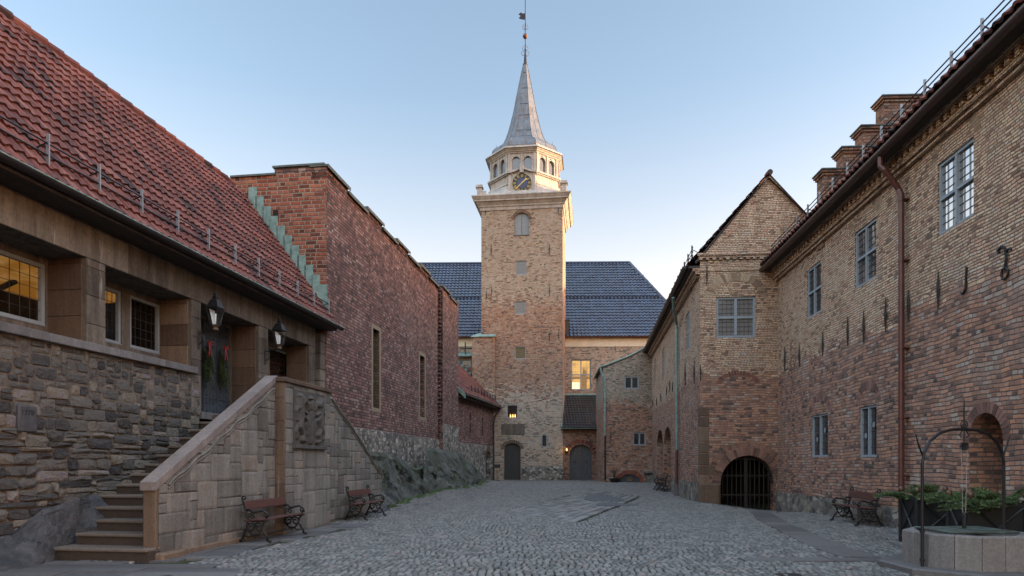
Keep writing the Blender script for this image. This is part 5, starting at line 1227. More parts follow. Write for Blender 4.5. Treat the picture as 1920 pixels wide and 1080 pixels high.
# ================================================================ FAR WING with gable end (right, middle)
FF = right_frame(1105, 4.02); SF = lambda px: FF.S(px)
fw_ = tag(FF.empty('gabled_wing'), 'brick wing with steep gable end, barred arched gate and copper downpipe', 'building')
f0, f1 = FF.Y(43.6), FF.Y(24.2)    # far, near (local X grows toward the camera)
GB = Frame(FF.world(f1, 0, 0)[:2], (1, -.075))    # gable plane
ZE = 8.72
def rF(px0, y0, y1, wpx): 
    c = FF.S(px0); return (c-wpx/2, c+wpx/2, FF.Z(px0, y1), FF.Z(px0, y0))
wins = [rF(1289, 587, 657, 1.05), rF(1269.5, 618, 682, 1.05), rF(1244, 652, 709, 1.05), rF(1228, 674, 724, 1.0), rF(1268, 746, 808, .95)]
archs = [(FF.S(1231.5), FF.S(1243), .15, FF.Z(1237, 806), .9, .55), (FF.S(1245), FF.S(1258), .15, FF.Z(1251, 800), .9, .55)]
m = MB(); wall(m, f0, f1, .05, ZE, [(*w_, 0, .14) for w_ in wins] + archs)
wall_gab_x = GB.S(1457)+.3
gate = (GB.S(1351), GB.S(1455), GB.Z(1400, 962), GB.Z(1403, 854))
gw = (GB.S(1343), GB.S(1417), GB.Z(1380, 633), GB.Z(1380, 556))
m.build('side_wall', 'brick_right', fw_)
fwo = fw_
gb = GB.empty('gable_anchor'); 
# gable front as part meshes expressed in the wing's local space
XF = (Matrix.Translation(fw_.location) @ Matrix.Rotation(fw_.rotation_euler.z, 4, 'Z')).inverted() @ (Matrix.Translation(gb.location) @ Matrix.Rotation(gb.rotation_euler.z, 4, 'Z'))
bpy.data.objects.remove(gb)
class MG(MB):
    """mesh drawn in the gable plane but owned by the wing; UVs from the gable's own axes"""
    def build(s, name, mat, parent=None, label=None, smooth=False):
        o = MB.build(s, name, mat, parent, label, smooth); o.matrix_local = XF; return o
apx, apz = GB.at(1443, 329); ZG = GB.Z(1380, 480); glx, glz = GB.S(1308), GB.Z(1302, 490); grx = apx + (apx-glx)
m = MG(); gatew = (gate[0], gate[1], -.6, gate[3], 1.0, .7)
wall(m, 0, grx+.2, -.6, ZG, [gatew, (*gw, 0, .14)]); m.poly([(0, 0, ZG), (grx+.2, 0, ZG), (grx+.2, 0, glz), (apx, 0, apz), (-.05, 0, glz)])
m.build('gable_wall', 'brick_right', fw_)
m = MG(); m.box(-.06, grx, -.05, .0, ZG-.06, ZG+.02); m.box(-.10, grx, -.09, .0, ZG+.022, ZG+.11)
for k in range(24): m.box(-.05+k*.24, .07+k*.24, -.08, -.0, ZG-.14, ZG-.062)
zq2 = GB.Z(1380, 506); m.box(-.03, grx, -.03, .0, zq2-.03, zq2+.06); zr2 = GB.Z(1380, 502)
m.build('corbel_band', 'brick_right', fw_)
m = MG(); voussoirs(m, gw[0]-.1, gw[1]+.1, gw[3]+.02, .55, .3, 0, 27, .012); m.build('relieving_arch', tinted('buff_arch_brick', [(0, (.17, .11, .08)), (.5, (.27, .20, .13)), (1, (.36, .29, .20))], .9, 6, .4), fw_)
m = MG(); voussoirs(m, gate[0], gate[1], gate[3]-1.0, 1.0, .30, 0, 31, .02); voussoirs(m, gate[0]-.31, gate[1]+.31, gate[3]-1.0, 1.31, .20, 0, 33, .015)
m.build('gate_arch', tinted('gate_arch_brick', [(0, (.085, .055, .045)), (.5, (.165, .092, .070)), (1, (.25, .145, .105))], .9, 6, .4), fw_)
m = MG(); voussoirs(m, GB.S(1352)+.0, GB.S(1416), GB.Z(1380, 720), GB.Z(1380, 706)-GB.Z(1380, 722), .16, 0, 21, .012)
m.build('blocked_arch', tinted('worn_arch_brick', [(0, (.10, .05, .04)), (1, (.2, .09, .065))], .9, 6, .4), fw_)
wo = window(fw_, *gw, .05, 2, 2, (4, 4), 'glass_pale', fw=.085)
wo.matrix_local = XF
m = MG(); zz_ = .0
while zz_ < 3.55:
    h = random.uniform(.3, .55); m.rnd(); m.box(-.02, random.choice((.32, .5)), -.02, .3, zz_, zz_+h-.02, .02); zz_ += h
m.rnd(); m.box(-.05, gate[0]-.02, -.12, .1, -.2, .78, .05); m.build('corner_quoin', 'rust_stone', fw_)
# barred gate
m = MG(); y = .35; gz0 = gate[2]-.3; n = 12; c_ = (gate[0]+gate[1])/2; rx = (gate[1]-gate[0])/2; zs_ = gate[3]-1.0
for i in range(1, n):
    x = gate[0]+(gate[1]-gate[0])*i/n; zt_ = zs_+1.0*math.sqrt(max(0, 1-((x-c_)/rx)**2)); m.tube([(x, y, gz0), (x, y, zt_)], .02, 6)
m.box(c_-.06, c_+.06, y-.04, y+.04, gz0, gate[3]-.02)
for zz_ in (.35, 1.05, 1.65): w2 = rx if zz_ < zs_ else rx*math.sqrt(max(0, 1-(zz_-zs_)**2)); m.box(c_-w2, c_+w2, y-.03, y+.03, zz_-.025, zz_+.025)
ap = arc_pts(gate[0]+.03, gate[1]-.03, zs_, .97); m.tube([(a_, y, b_) for a_, b_ in ap], .04, 6)
m.build('barred_gate', 'iron', fw_, 'black iron gate of upright bars')
m = MG(); m.box(gate[0]-.5, gate[1]+1.2, 3.2, 3.3, -.5, 3); m.box(gate[0]-.5, gate[0]-.4, .7, 3.3, -.5, 3); m.box(gate[1]+.8, gate[1]+.9, .7, 3.3, -.5, 3); m.box(gate[0]-.4, gate[1]+1, .7, 3.3, 2.9, 3); m.box(gate[0]-.4, gate[1]+1, .0, 3.3, -.6, -.32); m.build('gate_passage', 'void', fw_)
m = MB(); 
for w_ in wins: window(fw_, *w_, .04, 2, 2, (3, 4), 'glass', fw=.075)
m = MB()
for a_ in archs: m.box(a_[0]-.1, a_[1]+.1, .55, .6, .0, a_[3]+.1)
m.build('niche_back', 'brick_red', fw_)
m = MB(); wall(m, f0, f1, -.3, .75, [(a_[0], a_[1], .0, .8, 0, .1) for a_ in archs], y=-.05); m.build('rubble_footing', 'rubble_low', fw_)
# roof, eave, gutter
hwd = apx-glx+.15; ridge_z = apz; 
vf = Vector((0, hwd, ridge_z-glz)); 
pantiles('roof_tiles', (f0-.2, -.42, glz+.0-.1), (1, 0, 0), vf, f1-f0+.25, vf.length+.2, 'tile_red', fw_, tw=.24, cl=.36)
m = MB(); m.add([(f0-.2, -.42, glz-.16), (f1+.02, -.42, glz-.16), (f1+.02, hwd-.3, ridge_z-.1), (f0-.2, hwd-.3, ridge_z-.1), (f1+.02, 2*hwd, glz-.16), (f0-.2, 2*hwd, glz-.16)], [(0,1,2,3),(3,2,4,5)]); m.box(f0, f1, -.4, .0, ZE-.12, ZE-.04)
m.poly([(f0, 0, .1), (f0, 6.2, .1), (f0, 6.2, ZE), (f0, hwd, ridge_z-.2), (f0, 0, ZE)]); m.box(f0, f1-1, 6.1, 6.2, 0, ZE)
m.build('roof_deck', 'soffit', fw_)
m = MB(); m.box(f0, f1, -.16, .0, ZE-.34, ZE-.24); m.box(f0, f1, -.26, .0, ZE-.238, ZE-.13)
for k in range(int((f1-f0)/.26)): m.box(f0+k*.26, f0+k*.26+.13, -.13, .0, ZE-.43, ZE-.342)
m.build('brick_eave_course', 'brick_right', fw_)
gutter(fw_, f0-.3, f1-.1, -.50, glz-.12, .10, 'gutter')
snow_rail(fw_, f0, f1-.2, (0, -.42, glz-.05), vf, Vector((0, -(ridge_z-glz), hwd)), 1.0, up=.3, hh=.4, post='iron', bars=(.08, .2, .32))
m = MG(); 
for sgn in (1,):
    m.add([(glx-.06, -.025, glz-.1), (apx, -.025, apz+.02), (apx, -.025, apz+.06), (glx-.1, -.025, glz-.02), (glx-.06, .25, glz-.1), (apx, .25, apz+.02), (apx, .25, apz+.06), (glx-.1, .25, glz-.02)], [(0,1,2,3),(3,2,6,7),(0,4,5,1)])
    m.add([(grx+.12, -.025, glz-.1), (apx, -.025, apz+.02), (apx, -.025, apz+.06), (grx+.2, -.025, glz-.02), (grx+.12, .25, glz-.1), (apx, .25, apz+.02), (apx, .25, apz+.06), (grx+.2, .25, glz-.02)], [(0,3,2,1),(3,7,6,2),(0,1,5,4)])
m.tube([(apx, -.08, apz+.1), (apx, .3, apz+.12)], .1, 8); m.build('verge', 'soffit', fw_)
m = MB(); sp_ = FF.S(1274); zt_ = FF.Z(1258, 566, -.5)
m.tube([(FF.S(1262, -.5), -.5, zt_), (FF.S(1264, -.4), -.42, zt_-.35), (sp_, -.12, zt_-.75), (sp_, -.12, zt_-1.0), (sp_, -.12, 2.1)], .06, 8)
for zz_ in (2.4, 4.4, 6.2): m.tube([(sp_, -.12, zz_), (sp_, -.12, zz_+.07)], .075, 8)
m.build('copper_downpipe', 'copper', fw_)
m = MB(); m.tube([(sp_, -.12, 2.1), (sp_, -.12, .5)], .062, 8); m.build('downpipe_foot', 'pipe_red', fw_); m = MB(); m.box(sp_-.1, sp_+.1, -.24, -.06, .0, .55, .01); m.build('downpipe_boot', 'sill_stone', fw_)
m = MB()
for (px, py, h) in ((1303, 698, .9), (1286, 703, .9), (1257, 723, .6), (1262, 725, .5), (1251, 733, .5), (1240, 745, .5), (1232, 753, .5), (1225, 755, .5)): m = MB(); anchor(m, *FF.at(px, py), h); m.build('wall_anchor', 'iron', fw_)
m = MG(); anchor(m, *GB.at(1325, 515), .75); anchor(m, *GB.at(1313, 700), .6); m.build('gable_anchor', 'iron', fw_)

# ================================================================ RIGHT WING
FR = right_frame(1060, 7.64)
rw = tag(FR.empty('right_wing'), 'long two-storey brick wing with red downpipe and leaded casements along the right side', 'building')
r0, r1 = FR.Y(24.25), FR.Y(4.0); ZR = 8.55
def casement(l, r, y0l, y1l): a_, z1_ = FR.at(l, y0l); b_, _ = FR.at(r, y0l); return (a_, b_, FR.Z(l, y1l), z1_)
u3 = casement(1758, 1826, 310, 444); u2 = casement(1603, 1643, 438, 543); u1 = casement(1513, 1539, 508, 599); l2 = casement(1611.5, 1643.5, 764, 857); l1 = casement(1521.5, 1552.5, 780, 857)
Wd = FR.at
ups = [u1, u2, u3, (u3[0]+3.1, u3[1]+3.1, u3[2], u3[3])]
dr_ = (FR.S(1817), FR.S(1881), -.1, FR.Z(1850, 774), .5, 1.6)
m = MB(); wall(m, r0-.6, r1, -.3, ZR, [(*w_, 0, .13) for w_ in ups+[l1, l2]] + [dr_]); m.build('brick_wall', 'brick_right', rw)
for i, w_ in enumerate(ups): window(rw, *w_, .03, 2, 2, (3, 4), 'glass_sky' if i >= 2 else 'glass_half' if i else 'glass', fw=.06)
for w_ in (l1, l2):
    wo = window(rw, *w_, .03, 2, 1, (2, 6), 'glass', fw=.055); q = MB()
    for (fx_, fz) in ((.27, .42), (.73, .62)): disc(q, w_[0]+(w_[1]-w_[0])*fx_, w_[2]+(w_[3]-w_[2])*fz, .001, .075, .045, 12, .004)
    q.build('painted_roundel', 'frame_white', wo)
    q = MB(); voussoirs(q, w_[0], w_[1], w_[3]+.08, .34, .22, 0, 13, .010); q.build('relieving_arch', M.setdefault('va_red', tinted('relief_arch_brick', [(0, (.10, .058, .048)), (1, (.25, .14, .11))], .9, 6, .4)), rw)
M['va_buff'] = tinted('buff_relief_arch', [(0, (.17, .11, .08)), (.5, (.27, .20, .13)), (1, (.36, .29, .20))], .9, 6, .4)
for w_ in ups:
    q = MB(); voussoirs(q, w_[0]-.02, w_[1]+.02, w_[3]+.04, .44, .20, 0, 23, .010); q.build('relieving_arch', 'va_buff', rw)
q = MB(); voussoirs(q, dr_[0], dr_[1], dr_[3]-.5, .5, .20, 0, 19, .014); q.build('doorway_arch', 'va_red', rw)
m = MB(); m.box(dr_[0]-.5, dr_[1]+.5, 2.2, 2.3, -.1, 3); m.poly([(dr_[1]+.3, 1.5, 0), (dr_[1]+.3, 2.3, 0), (dr_[1]+.3, 2.3, 3), (dr_[1]+.3, 1.5, 3)]); m.build('doorway_back', 'void', rw)
m = MB(); wall(m, r0, r1, -.3, .42, [(dr_[0], dr_[1], -.2, .5, 0, .1)], y=-.05); m.poly([(r0, -.05, .42), (r1, -.05, .42), (r1, .01, .46), (r0, .01, .46)]); m.build('rubble_footing', 'rubble_low', rw)
m = MB()
for (px, py, h, k) in ((1473, 674, .85, 0), (1500.5, 667, .75, 0), (1544.5, 646, .75, 0), (1591.5, 621, .80, 0), (1621.5, 612, .8, 0), (1663, 591, .78, 0), (1706, 574, .7, 0), (1762, 544, .78, 0), (1815, 525, .5, 1), (1887, 487, .62, 2)):
    m = MB(); s, z = FR.at(px, py); anchor(m, s, z, h, kind=k); m.build('wall_anchor', 'iron', rw)
# eave: brick courses, boards, gutter
EO = -.48; eg = EYE+ .980*7.14
m = MB(); m.box(r0, r1, -.10, .0, ZR-.50, ZR-.42); m.box(r0, r1, -.17, .0, ZR-.418, ZR-.33); m.box(r0, r1, -.26, .0, ZR-.14, ZR-.02)
for k in range(int((r1-r0)/.26)): m.box(r0+k*.26, r0+k*.26+.13, -.20, .0, ZR-.328, ZR-.142)
m.build('brick_eave_course', 'brick_right', rw)
vr = Vector((0, 5.0, 4.6))
m = MB(); m.add([(r0, EO, ZR-.02), (r1, EO, ZR-.02), (r1, EO+5.0, ZR+4.55), (r0, EO+5.0, ZR+4.55), (r1, EO+10, ZR-.02), (r0, EO+10, ZR-.02)], [(0,1,2,3),(3,2,4,5)]); m.box(r0, r1, EO, -.0, ZR-.10, ZR-.03); m.box(r0, r1, 9, 9.1, 0, ZR)
m.poly([(r0, 1.2, 0), (r0, 9, 0), (r0, 9, ZR), (r0, EO+5, ZR+4.5), (r0, 0, ZR), (r0, 0, 8)]); m.build('roof_deck', 'soffit', rw)
pantiles('roof_tiles', (r0-.15, EO-.10, ZR+.10), (1, 0, 0), vr, r1-r0, vr.length, 'tile_red', rw, tw=.25, cl=.36, amp=.045, lip=.04)
gutter(rw, r0-.2, r1, EO-.08, ZR-.05, .105, 'gutter_brown')
m = MB(); m.box(r0-.1, r1, EO+.05, EO+.09, ZR-.08, ZR+.07); m.build('eave_flashing', 'rail_grey', rw)
snow_rail(rw, r0, r1-.2, (0, EO, ZR+.12), vr, Vector((0, -4.6, 5)), .95, up=.35, hh=.38, post='rail_grey', bars=(.10, .24, .34))
m = MB(); sp2 = FR.S(1690, -.14); zj = FR.Z(1652, 300, EO)
s0_ = FR.S(1652, EO-.05)
m.tube([(s0_, EO-.06, ZR-.10), (s0_, EO-.06, ZR-.36), (s0_+.06, EO+.0, ZR-.46), (sp2-.06, -.17, ZR-.90), (sp2, -.14, ZR-1.05), (sp2, -.14, .35)], .062, 10)
for zz_ in (ZR-1.2, 6.0, 4.05, 2.5, 1.2): m.tube([(sp2, -.14, zz_), (sp2, -.14, zz_+.05)], .074, 10); m.box(sp2-.09, sp2+.09, -.15, .02, zz_+.01, zz_+.04)
m.build('red_downpipe', 'pipe_red', rw)
# stepped gable behind the roof
SG = Frame((9.3, 19.6), (1, -.04)); sgb = tag(SG.empty('stepped_gable'), 'row of stepped brick gable blocks with flared caps above the right roof', 'gable')
blocks = [(1545, 1581, 317), (1582, 1624, 276), (1618, 1668, 236), (1658, 1720, 180)]
for i, (pa, pb, py) in enumerate(blocks):
    a_, z_ = SG.at(pa, py); b_ = SG.S(pb); zz_ = z_-.02; m = MB(); m.box(a_, b_+.3, 0, .5, 7.9, zz_-.16); m.box(a_-.04, b_+.32, -.04, .54, zz_-.158, zz_-.09); m.box(a_-.08, b_+.34, -.08, .58, zz_-.088, zz_-.02)
    blk = m.build('gable_step', 'brick_red', sgb); m = MB(); m.box(a_-.11, b_+.36, -.11, .61, zz_-.018, zz_+.015); m.build('step_cap', 'copper_old', blk)

# unseen mound added past right wing; blocks low sun from tower's lower walls
m = MB(); n = 24
for k in range(6):
    pass
prof = [(1.0, -1), (.86, 6), (.66, 12), (.45, 16), (.2, 17.6), (.02, 18)]
vs = [(46+26*r*math.cos(2*math.pi*q/n)*(1+.08*math.sin(q*2.3)), 52+15*r*math.sin(2*math.pi*q/n), z) for r, z in prof for q in range(n)]
m.add(vs, [(a*n+q, a*n+(q+1) % n, (a+1)*n+(q+1) % n, (a+1)*n+q) for a in range(5) for q in range(n)])
tag(m.build('sun_blocker_mound', 'schist'), kind='structure')
# ================================================================ BENCHES
def scroll(cx_, cz_, r, a0, turns, n=16, sgn=1, shrink=.25):
    return [(0, cx_+r*(1-(1-shrink)*k/n)*math.cos(a0+sgn*2*math.pi*turns*k/n), cz_+r*(1-(1-shrink)*k/n)*math.sin(a0+sgn*2*math.pi*turns*k/n)) for k in range(n+1)]
def end_frame(x):
    """ornate cast-iron end: local y<0 is the front"""
    m = MB(); T_ = lambda P, r: m.tube([(x+p[0], p[1], p[2]) for p in P], r, 6)
    T_([(0, .26, .04), (0, .22, .16), (0, .16, .28), (0, .14, .42), (0, .18, .58), (0, .235, .74), (0, .26, .83)], [.022, .02, .024, .026, .024, .022, .022])   # back post
    T_(scroll(.215, .835, .045, 0, .85), .018)                                                                       # top scroll
    T_([(0, -.27, .04), (0, -.22, .15), (0, -.14, .24), (0, -.17, .36), (0, -.25, .43)], [.024, .02, .022, .022, .024]) # front leg
    T_([(0, .30, .02), (0, .22, .05)], .026); T_([(0, -.33, .02), (0, -.24, .05)], .026)
    T_([(0, -.27, .42), (0, .0, .40), (0, .15, .42)], .024)                                                          # seat rail
    T_([(0, .19, .60), (0, .10, .62), (0, .02, .56), (0, -.06, .58), (0, -.16, .60), (0, -.24, .56), (0, -.27, .49), (0, -.22, .46)], [.02, .022, .022, .022, .022, .022, .02, .016])
    T_(scroll(-.21, .52, .05, 1.2, 1.1), .014); T_(scroll(.04, .50, .055, 1.5, 1.2, sgn=-1), .014); T_(scroll(.11, .52, .05, 2.2, 1.1), .013)
    T_(scroll(-.075, .28, .095, .3, 1.4), .017); T_(scroll(.075, .28, .095, math.pi-.3, 1.4, sgn=-1), .017)
    T_([(0, -.14, .24), (0, -.07, .15), (0, 0, .13), (0, .07, .15), (0, .16, .26)], .018); T_([(0, -.24, .12), (0, -.1, .10), (0, 0, .155), (0, .1, .10), (0, .24, .12)], .014)
    T_(scroll(0, .10, .03, 0, 1.0), .012); T_(scroll(-.19, .17, .035, 1, 1), .011); T_(scroll(.2, .2, .035, 1, 1), .011)
    return m
def make_bench():
    root = bpy.data.objects.new('park_bench', None); sc.collection.objects.link(root); L = 1.62
    for x in (-L/2+.06, L/2-.06): end_frame(x).build('end_frame', 'iron', root, None, True)
    m = MB()
    for k in range(4): y = -.25+k*.115; m.box(-L/2, L/2, y, y+.095, .425-.008*k, .452-.008*k, .006)
    m.build('seat', 'wood', root)
    m = MB(); c, s = math.cos(R(14)), math.sin(R(14))
    m.xf = Matrix.Translation((0, .172, .70)) @ Matrix.Rotation(R(-14), 4, 'X'); m.box(-L/2+.02, L/2-.02, -.016, .012, -.075, .085, .006); m.build('backrest', 'wood', root)
    m = MB(); m.tube([(-L/2+.06, 0, .12), (L/2-.06, 0, .12)], .012, 5); m.tube([(-L/2+.06, 0, .40), (L/2-.06, 0, .40)], .014, 5); m.build('tie_rod', 'iron', root)
    return root
def copy_tree(o, parent=None):
    c = o.copy(); sc.collection.objects.link(c)
    if parent: c.parent = parent
    for ch in [q for q in o.children]: copy_tree(ch, c)
    return c
spots = [(FS, FS.Y(13.42), -.38, 0, 'red-brown slatted bench with black scrollwork ends before the sloping stair parapet'),
         (FS, FS.Y(18.35), -.42, 0, 'red-brown slatted bench with black scrollwork ends between the carved relief and the rocks'),
         (FR, FR.Y(16.6), -.40, 0, 'red-brown slatted bench against the right wing, left of the black planters'),
         (FF, FF.Y(33.2), -.45, 0, 'distant dark bench beside the copper downpipe of the gabled wing')]
b0_ = make_bench()
copies = [b0_] + [copy_tree(b0_) for _ in spots[1:]]
for o, (fr, s, off, _, lab) in zip(copies, spots):
    p = fr.world(s, off, 0); o.location = (p.x, p.y, gz(p.x, p.y)+.005); o.rotation_euler = (0, 0, math.atan2(fr.d.y, fr.d.x)); tag(o, lab, 'bench', 'cast-iron benches round the courtyard')

# ================================================================ PLANTERS
def make_planter(W=.88, D=.66, H=.92):
    root = bpy.data.objects.new('planter', None); sc.collection.objects.link(root)
    m = MB(); m.box(-W/2+.03, W/2-.03, -D/2+.03, D/2-.03, .10, H-.05); m.build('box', 'black', root)
    m = MB()
    for a in (-1, 1):
        for b in (-1, 1): X, Y = a*(W/2-.035), b*(D/2-.035); m.box(X-.035, X+.035, Y-.035, Y+.035, 0, H, .006)
    for z in (.10, H-.10):
        for b in (-1, 1): m.box(-W/2+.07, W/2-.07, b*(D/2-.02)-.018, b*(D/2-.02)+.018, z, z+.06)
        for a in (-1, 1): m.box(a*(W/2-.02)-.018, a*(W/2-.02)+.018, -D/2+.07, D/2-.07, z, z+.06)
    z0, z1 = .17, H-.11
    for b in (-1, 1):
        Y = b*(D/2-.015); m.tube([(-W/2+.07, Y, z0), (W/2-.07, Y, z1)], .018, 4); m.tube([(W/2-.07, Y, z0), (-W/2+.07, Y, z1)], .018, 4)
    for a in (-1, 1):
        X = a*(W/2-.015); m.tube([(X, -D/2+.07, z0), (X, D/2-.07, z1)], .018, 4); m.tube([(X, D/2-.07, z0), (X, -D/2+.07, z1)], .018, 4)
    m.build('frame', 'black', root)
    for a in (-1, 1):
        for b in (-1, 1):
            m = MB(); m.lathe([(.02, 0), (.012, .03), (.035, .05), (.05, .09), (.035, .13), (.004, .145)], 12, (a*(W/2-.035), b*(D/2-.035), H)); m.build('copper_finial', 'gold_dull', root, None, True)
    m = MB(); m.box(-W/2+.05, W/2-.05, -D/2+.05, D/2-.05, H-.10, H-.06); m.build('soil', 'soil', root)
    return root
pl1 = make_planter(); pl2 = copy_tree(pl1)
def put(o, px_near_left, Yn, fr, lab, W=.88, D=.66):
    x = (px_near_left-960)/FOC*Yn; d = Vector((math.cos(R(-4.6)), math.sin(R(-4.6)))); mm = Vector((-d.y, d.x)); c = Vector((x, Yn)) + d*W/2 + mm*D/2
    o.location = (c.x, c.y, gz(c.x, c.y)); o.rotation_euler = (0, 0, R(-4.6)); tag(o, lab, 'planter', 'black planter boxes behind the well'); return c
c1 = put(pl1, 1718, 12.2, None, 'black wooden planter box with crossed battens, the farther left one beside the red downpipe')
c2 = put(pl2, 1818, 10.4, None, 'black wooden planter box with crossed battens, the nearer right one behind the well')
def fir_branch(P, D, L, side=7, nn=90):
    m, twg = MB(), MB(); P, D = Vector(P), Vector(D).normalized(); main = [P+D*L*t+Vector((0, 0, -.30*L*t*t)) for t in np.linspace(0, 1, 8)]
    twg.tube(main, [.010-.001*k for k in range(8)], 5); lat = D.cross(Vector((0, 0, 1))).normalized()
    def ndl(c0, c1, n, l):
        ax = (c1-c0).normalized(); u = ax.cross(Vector((0, 0, 1)));  u = (u if u.length > .01 else Vector((1, 0, 0))).normalized(); w_ = ax.cross(u)
        for k in range(n):
            t = random.random(); a = random.uniform(0, 6.28); dr = (ax*.75 + u*math.cos(a) + w_*math.sin(a)*.6).normalized(); c = c0.lerp(c1, t); s = dr.cross(ax).normalized()*.0042
            m.rnd(); e = c+dr*l*random.uniform(.7, 1.15); m.add([c-s, c+s, e+s*.4, e-s*.4], [(0,1,2,3)])
    for k in range(1, 8):
        ndl(main[k-1], main[k], nn//5, .04)
        for s in (-1, 1):
            l = L*.42*(1-k/9)+.05; q0 = main[k]; q1 = q0 + (D*.75 + lat*s*random.uniform(.6, .9) + Vector((0, 0, random.uniform(-.35, .1)))).normalized()*l
            twg.tube([q0, q1], [.005, .002], 4); ndl(q0, q1, int(nn*l/.18), .038)
            if l > .18:
                for s2 in (-1, 1): q2 = q0.lerp(q1, .5); q3 = q2+(D*.8+lat*s*.3+lat*s2*.5).normalized()*l*.4; ndl(q2, q3, nn//3, .035); twg.tube([q2, q3], .002, 4)
    return m, twg
def sprays(root_loc, specs, lab):
    root = bpy.data.objects.new('fir_branches', None); sc.collection.objects.link(root); root.location = root_loc; tag(root, lab, 'fir branches', 'fir cuttings in the planters')
    A, B = MB(), MB()
    for (p, d, L) in specs:
        m, t = fir_branch(p, d, L)
        b = len(A.v); A.v += m.v; A.t += m.t; A.f += [tuple(b+i for i in f) for f in m.f]; b = len(B.v); B.v += t.v; B.t += t.t; B.f += [tuple(b+i for i in f) for f in t.f]
    A.build('needles', 'fir', root); B.build('twigs', 'twig', root)
random.seed(21)
def specs(n, W, D, extra=()):
    out = list(extra)
    for k in range(n):
        a = random.uniform(0, 6.28); out.append(((random.uniform(-W/2, W/2)*.7, random.uniform(-D/2, D/2)*.7, .80), (math.cos(a), math.sin(a), random.uniform(.2, 1.1)), random.uniform(.38, .66)))
    return out
sprays((c1.x, c1.y, gz(c1.x, c1.y)), specs(15, .88, .66, [((-.3, 0, .84), (-1, .1, .42), .62), ((-.3, .2, .84), (-1, .4, .38), .55), ((-.2, -.25, .84), (-.5, -1, .3), .6)]), 'green fir branches spilling from the farther planter towards the bench')
sprays((c2.x, c2.y, gz(c2.x, c2.y)), specs(13, .8, .6, [((-.3, -.2, .86), (-1, -.5, .25), .78), ((-.3, .1, .86), (-1, .0, .42), .72), ((-.1, -.25, .84), (-.7, -1, .4), .6)]), 'green fir branches spilling from the nearer planter over the well')

# ================================================================ WELL
wx, wy = 6.43, 9.42; well = bpy.data.objects.new('stone_well', None); sc.collection.objects.link(well); well.location = (wx, wy, 0); tag(well, 'low octagonal granite well with green metal lid at bottom right', 'well')
def octp(r, z, n=8, rot=R(22.5)): return [(r*math.cos(rot+2*math.pi*k/n), r*math.sin(rot+2*math.pi*k/n), z) for k in range(n)]
R_ = .80; m = MB(); zr_ = .54
for k in range(8):
    a0, a1 = R(22.5)+k*R(45), R(22.5)+(k+1)*R(45)
    for (t0, t1) in ((0, .5), (.5, 1)):
        m.rnd(); p = [Vector((math.cos(a0), math.sin(a0)))*r*(1-t)+Vector((math.cos(a1), math.sin(a1)))*r*t for r in (R_, R_-.17) for t in (t0+.006, t1-.006)]
        q = [p[0], p[1], p[3], p[2]]; j = random.uniform(-.006, .006)
        m.add([(v_.x*(1+j), v_.y*(1+j), .04) for v_ in q] + [(v_.x*(1+j), v_.y*(1+j), zr_-.02) for v_ in q] + [(v_.x*.985, v_.y*.985, zr_) if i < 2 else (v_.x*1.01, v_.y*1.01, zr_) for i, v_ in enumerate(q)],
              [(0,1,5,4),(1,2,6,5),(2,3,7,6),(3,0,4,7),(4,5,9,8),(5,6,10,9),(6,7,11,10),(7,4,8,11),(8,9,10,11)])
m.build('basin', 'granite', well)
m = MB(); m.lathe([(1.12, -.05), (1.12, .07), (1.09, .085)], 8, (0, 0, 0), R(22.5)); m.build('platform', 'slab', well)
m = MB(); m.box(-.50, .46, -.38, .42, zr_+.005, zr_+.035, .008); m.box(-.05, .40, -.30, .35, zr_+.036, zr_+.045); 
M['copper_dark'] = plain('dull_green_lid', (.10, .14, .115), .5, .2, .4, 7, c2=(.05, .06, .06))
m.build('lid', 'copper_dark', well)
fr_ = bpy.data.objects.new('well_arch', None); sc.collection.objects.link(fr_); fr_.location = (wx, wy, 0); tag(fr_, 'thin black iron arch with scrolls, finial and pulley chain standing over the well', 'iron arch')
lx, ly = -.80, -.27; rx_, ry = .74, .30
def A3(u, z): return (lx+(rx_-lx)*u, ly+(ry-ly)*u, z)
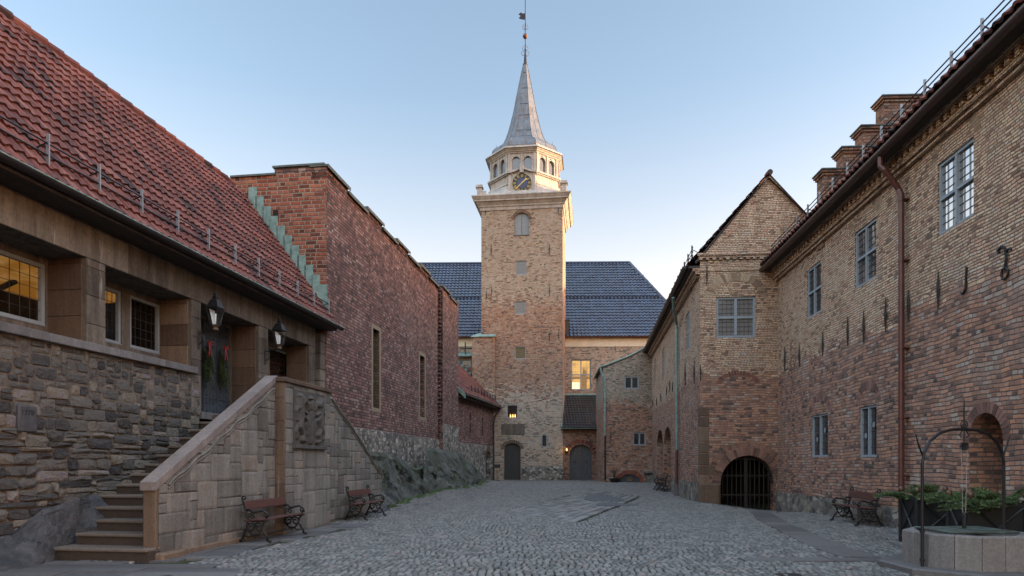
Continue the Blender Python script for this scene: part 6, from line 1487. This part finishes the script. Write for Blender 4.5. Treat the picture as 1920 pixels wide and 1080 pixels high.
m = MB(); m.tube([A3(0, .02), A3(0, 1.50), A3(.025, 1.66), A3(.09, 1.81), A3(.20, 1.92), A3(.34, 1.975), A3(.5, 1.985), A3(.66, 1.975), A3(.80, 1.92), A3(.91, 1.81), A3(.975, 1.66), A3(1, 1.50), A3(1, .02)], .021, 8)
for u in (0, 1):
    for z in (.04, .16, .55): m.tube([A3(u, z), A3(u, z+.03)], .034, 8)
m.build('arch_bar', 'iron', fr_)
m = MB()
for u, s in ((0, -1), (1, 1)): q = MB(); q.tube([A3(u, 1.62), A3(u+s*.045, 1.76), A3(u+s*.075, 1.90)], [.014, .012, .008], 5); q.build('prong', 'iron', fr_)
m.tube([A3(.5, 1.98), A3(.5, 2.42)], [.016, .005], 6); m.tube([A3(.445, 2.23), A3(.555, 2.23)], .006, 5)
for s in (-1, 1): m.tube([A3(.5+s*(.012+.03*math.sin(t)), 2.03+.05*math.cos(t)+.02) for t in np.linspace(0, 5, 9)], .008, 5); m.tube([A3(.5+s*.02, 1.97), A3(.5+s*.06, 1.90), A3(.5+s*.03, 1.87)], .008, 5)
m.build('finial', 'iron', fr_)
m = MB(); c = A3(.5, 1.74); m.xf = Matrix.Translation(c) @ Matrix.Rotation(R(90), 4, 'X'); m.lathe([(.02, -.012), (.055, -.018), (.05, 0), (.055, .018), (.02, .012)], 16); m.xf = None; m.tube([A3(.5, 1.97), A3(.5, 1.70)], .010, 5); m.tube([(c[0]-.05, c[1], c[2]+.05), (c[0]+.05, c[1], c[2]+.05)], .008, 4); m.build('pulley', 'iron', fr_)
m = MB()
for s in (-1, 1):
    p, q = Vector((c[0]+s*.045, c[1], 1.74)), Vector((c[0]+s*.02, c[1], .80)); n = 34
    for k in range(n):
        a_ = p.lerp(q, k/n); b_ = p.lerp(q, (k+.8)/n); m.tube([a_, b_], [.0055, .0055], 4)
m.build('chain', 'rail_grey', fr_)
m = MB(); m.lathe([(.012, .80), (.03, .78), (.028, .60), (.012, .58)], 8, (c[0], c[1], 0)); m.build('counterweight', 'iron', fr_)
# dark crate glimpsed beside the well
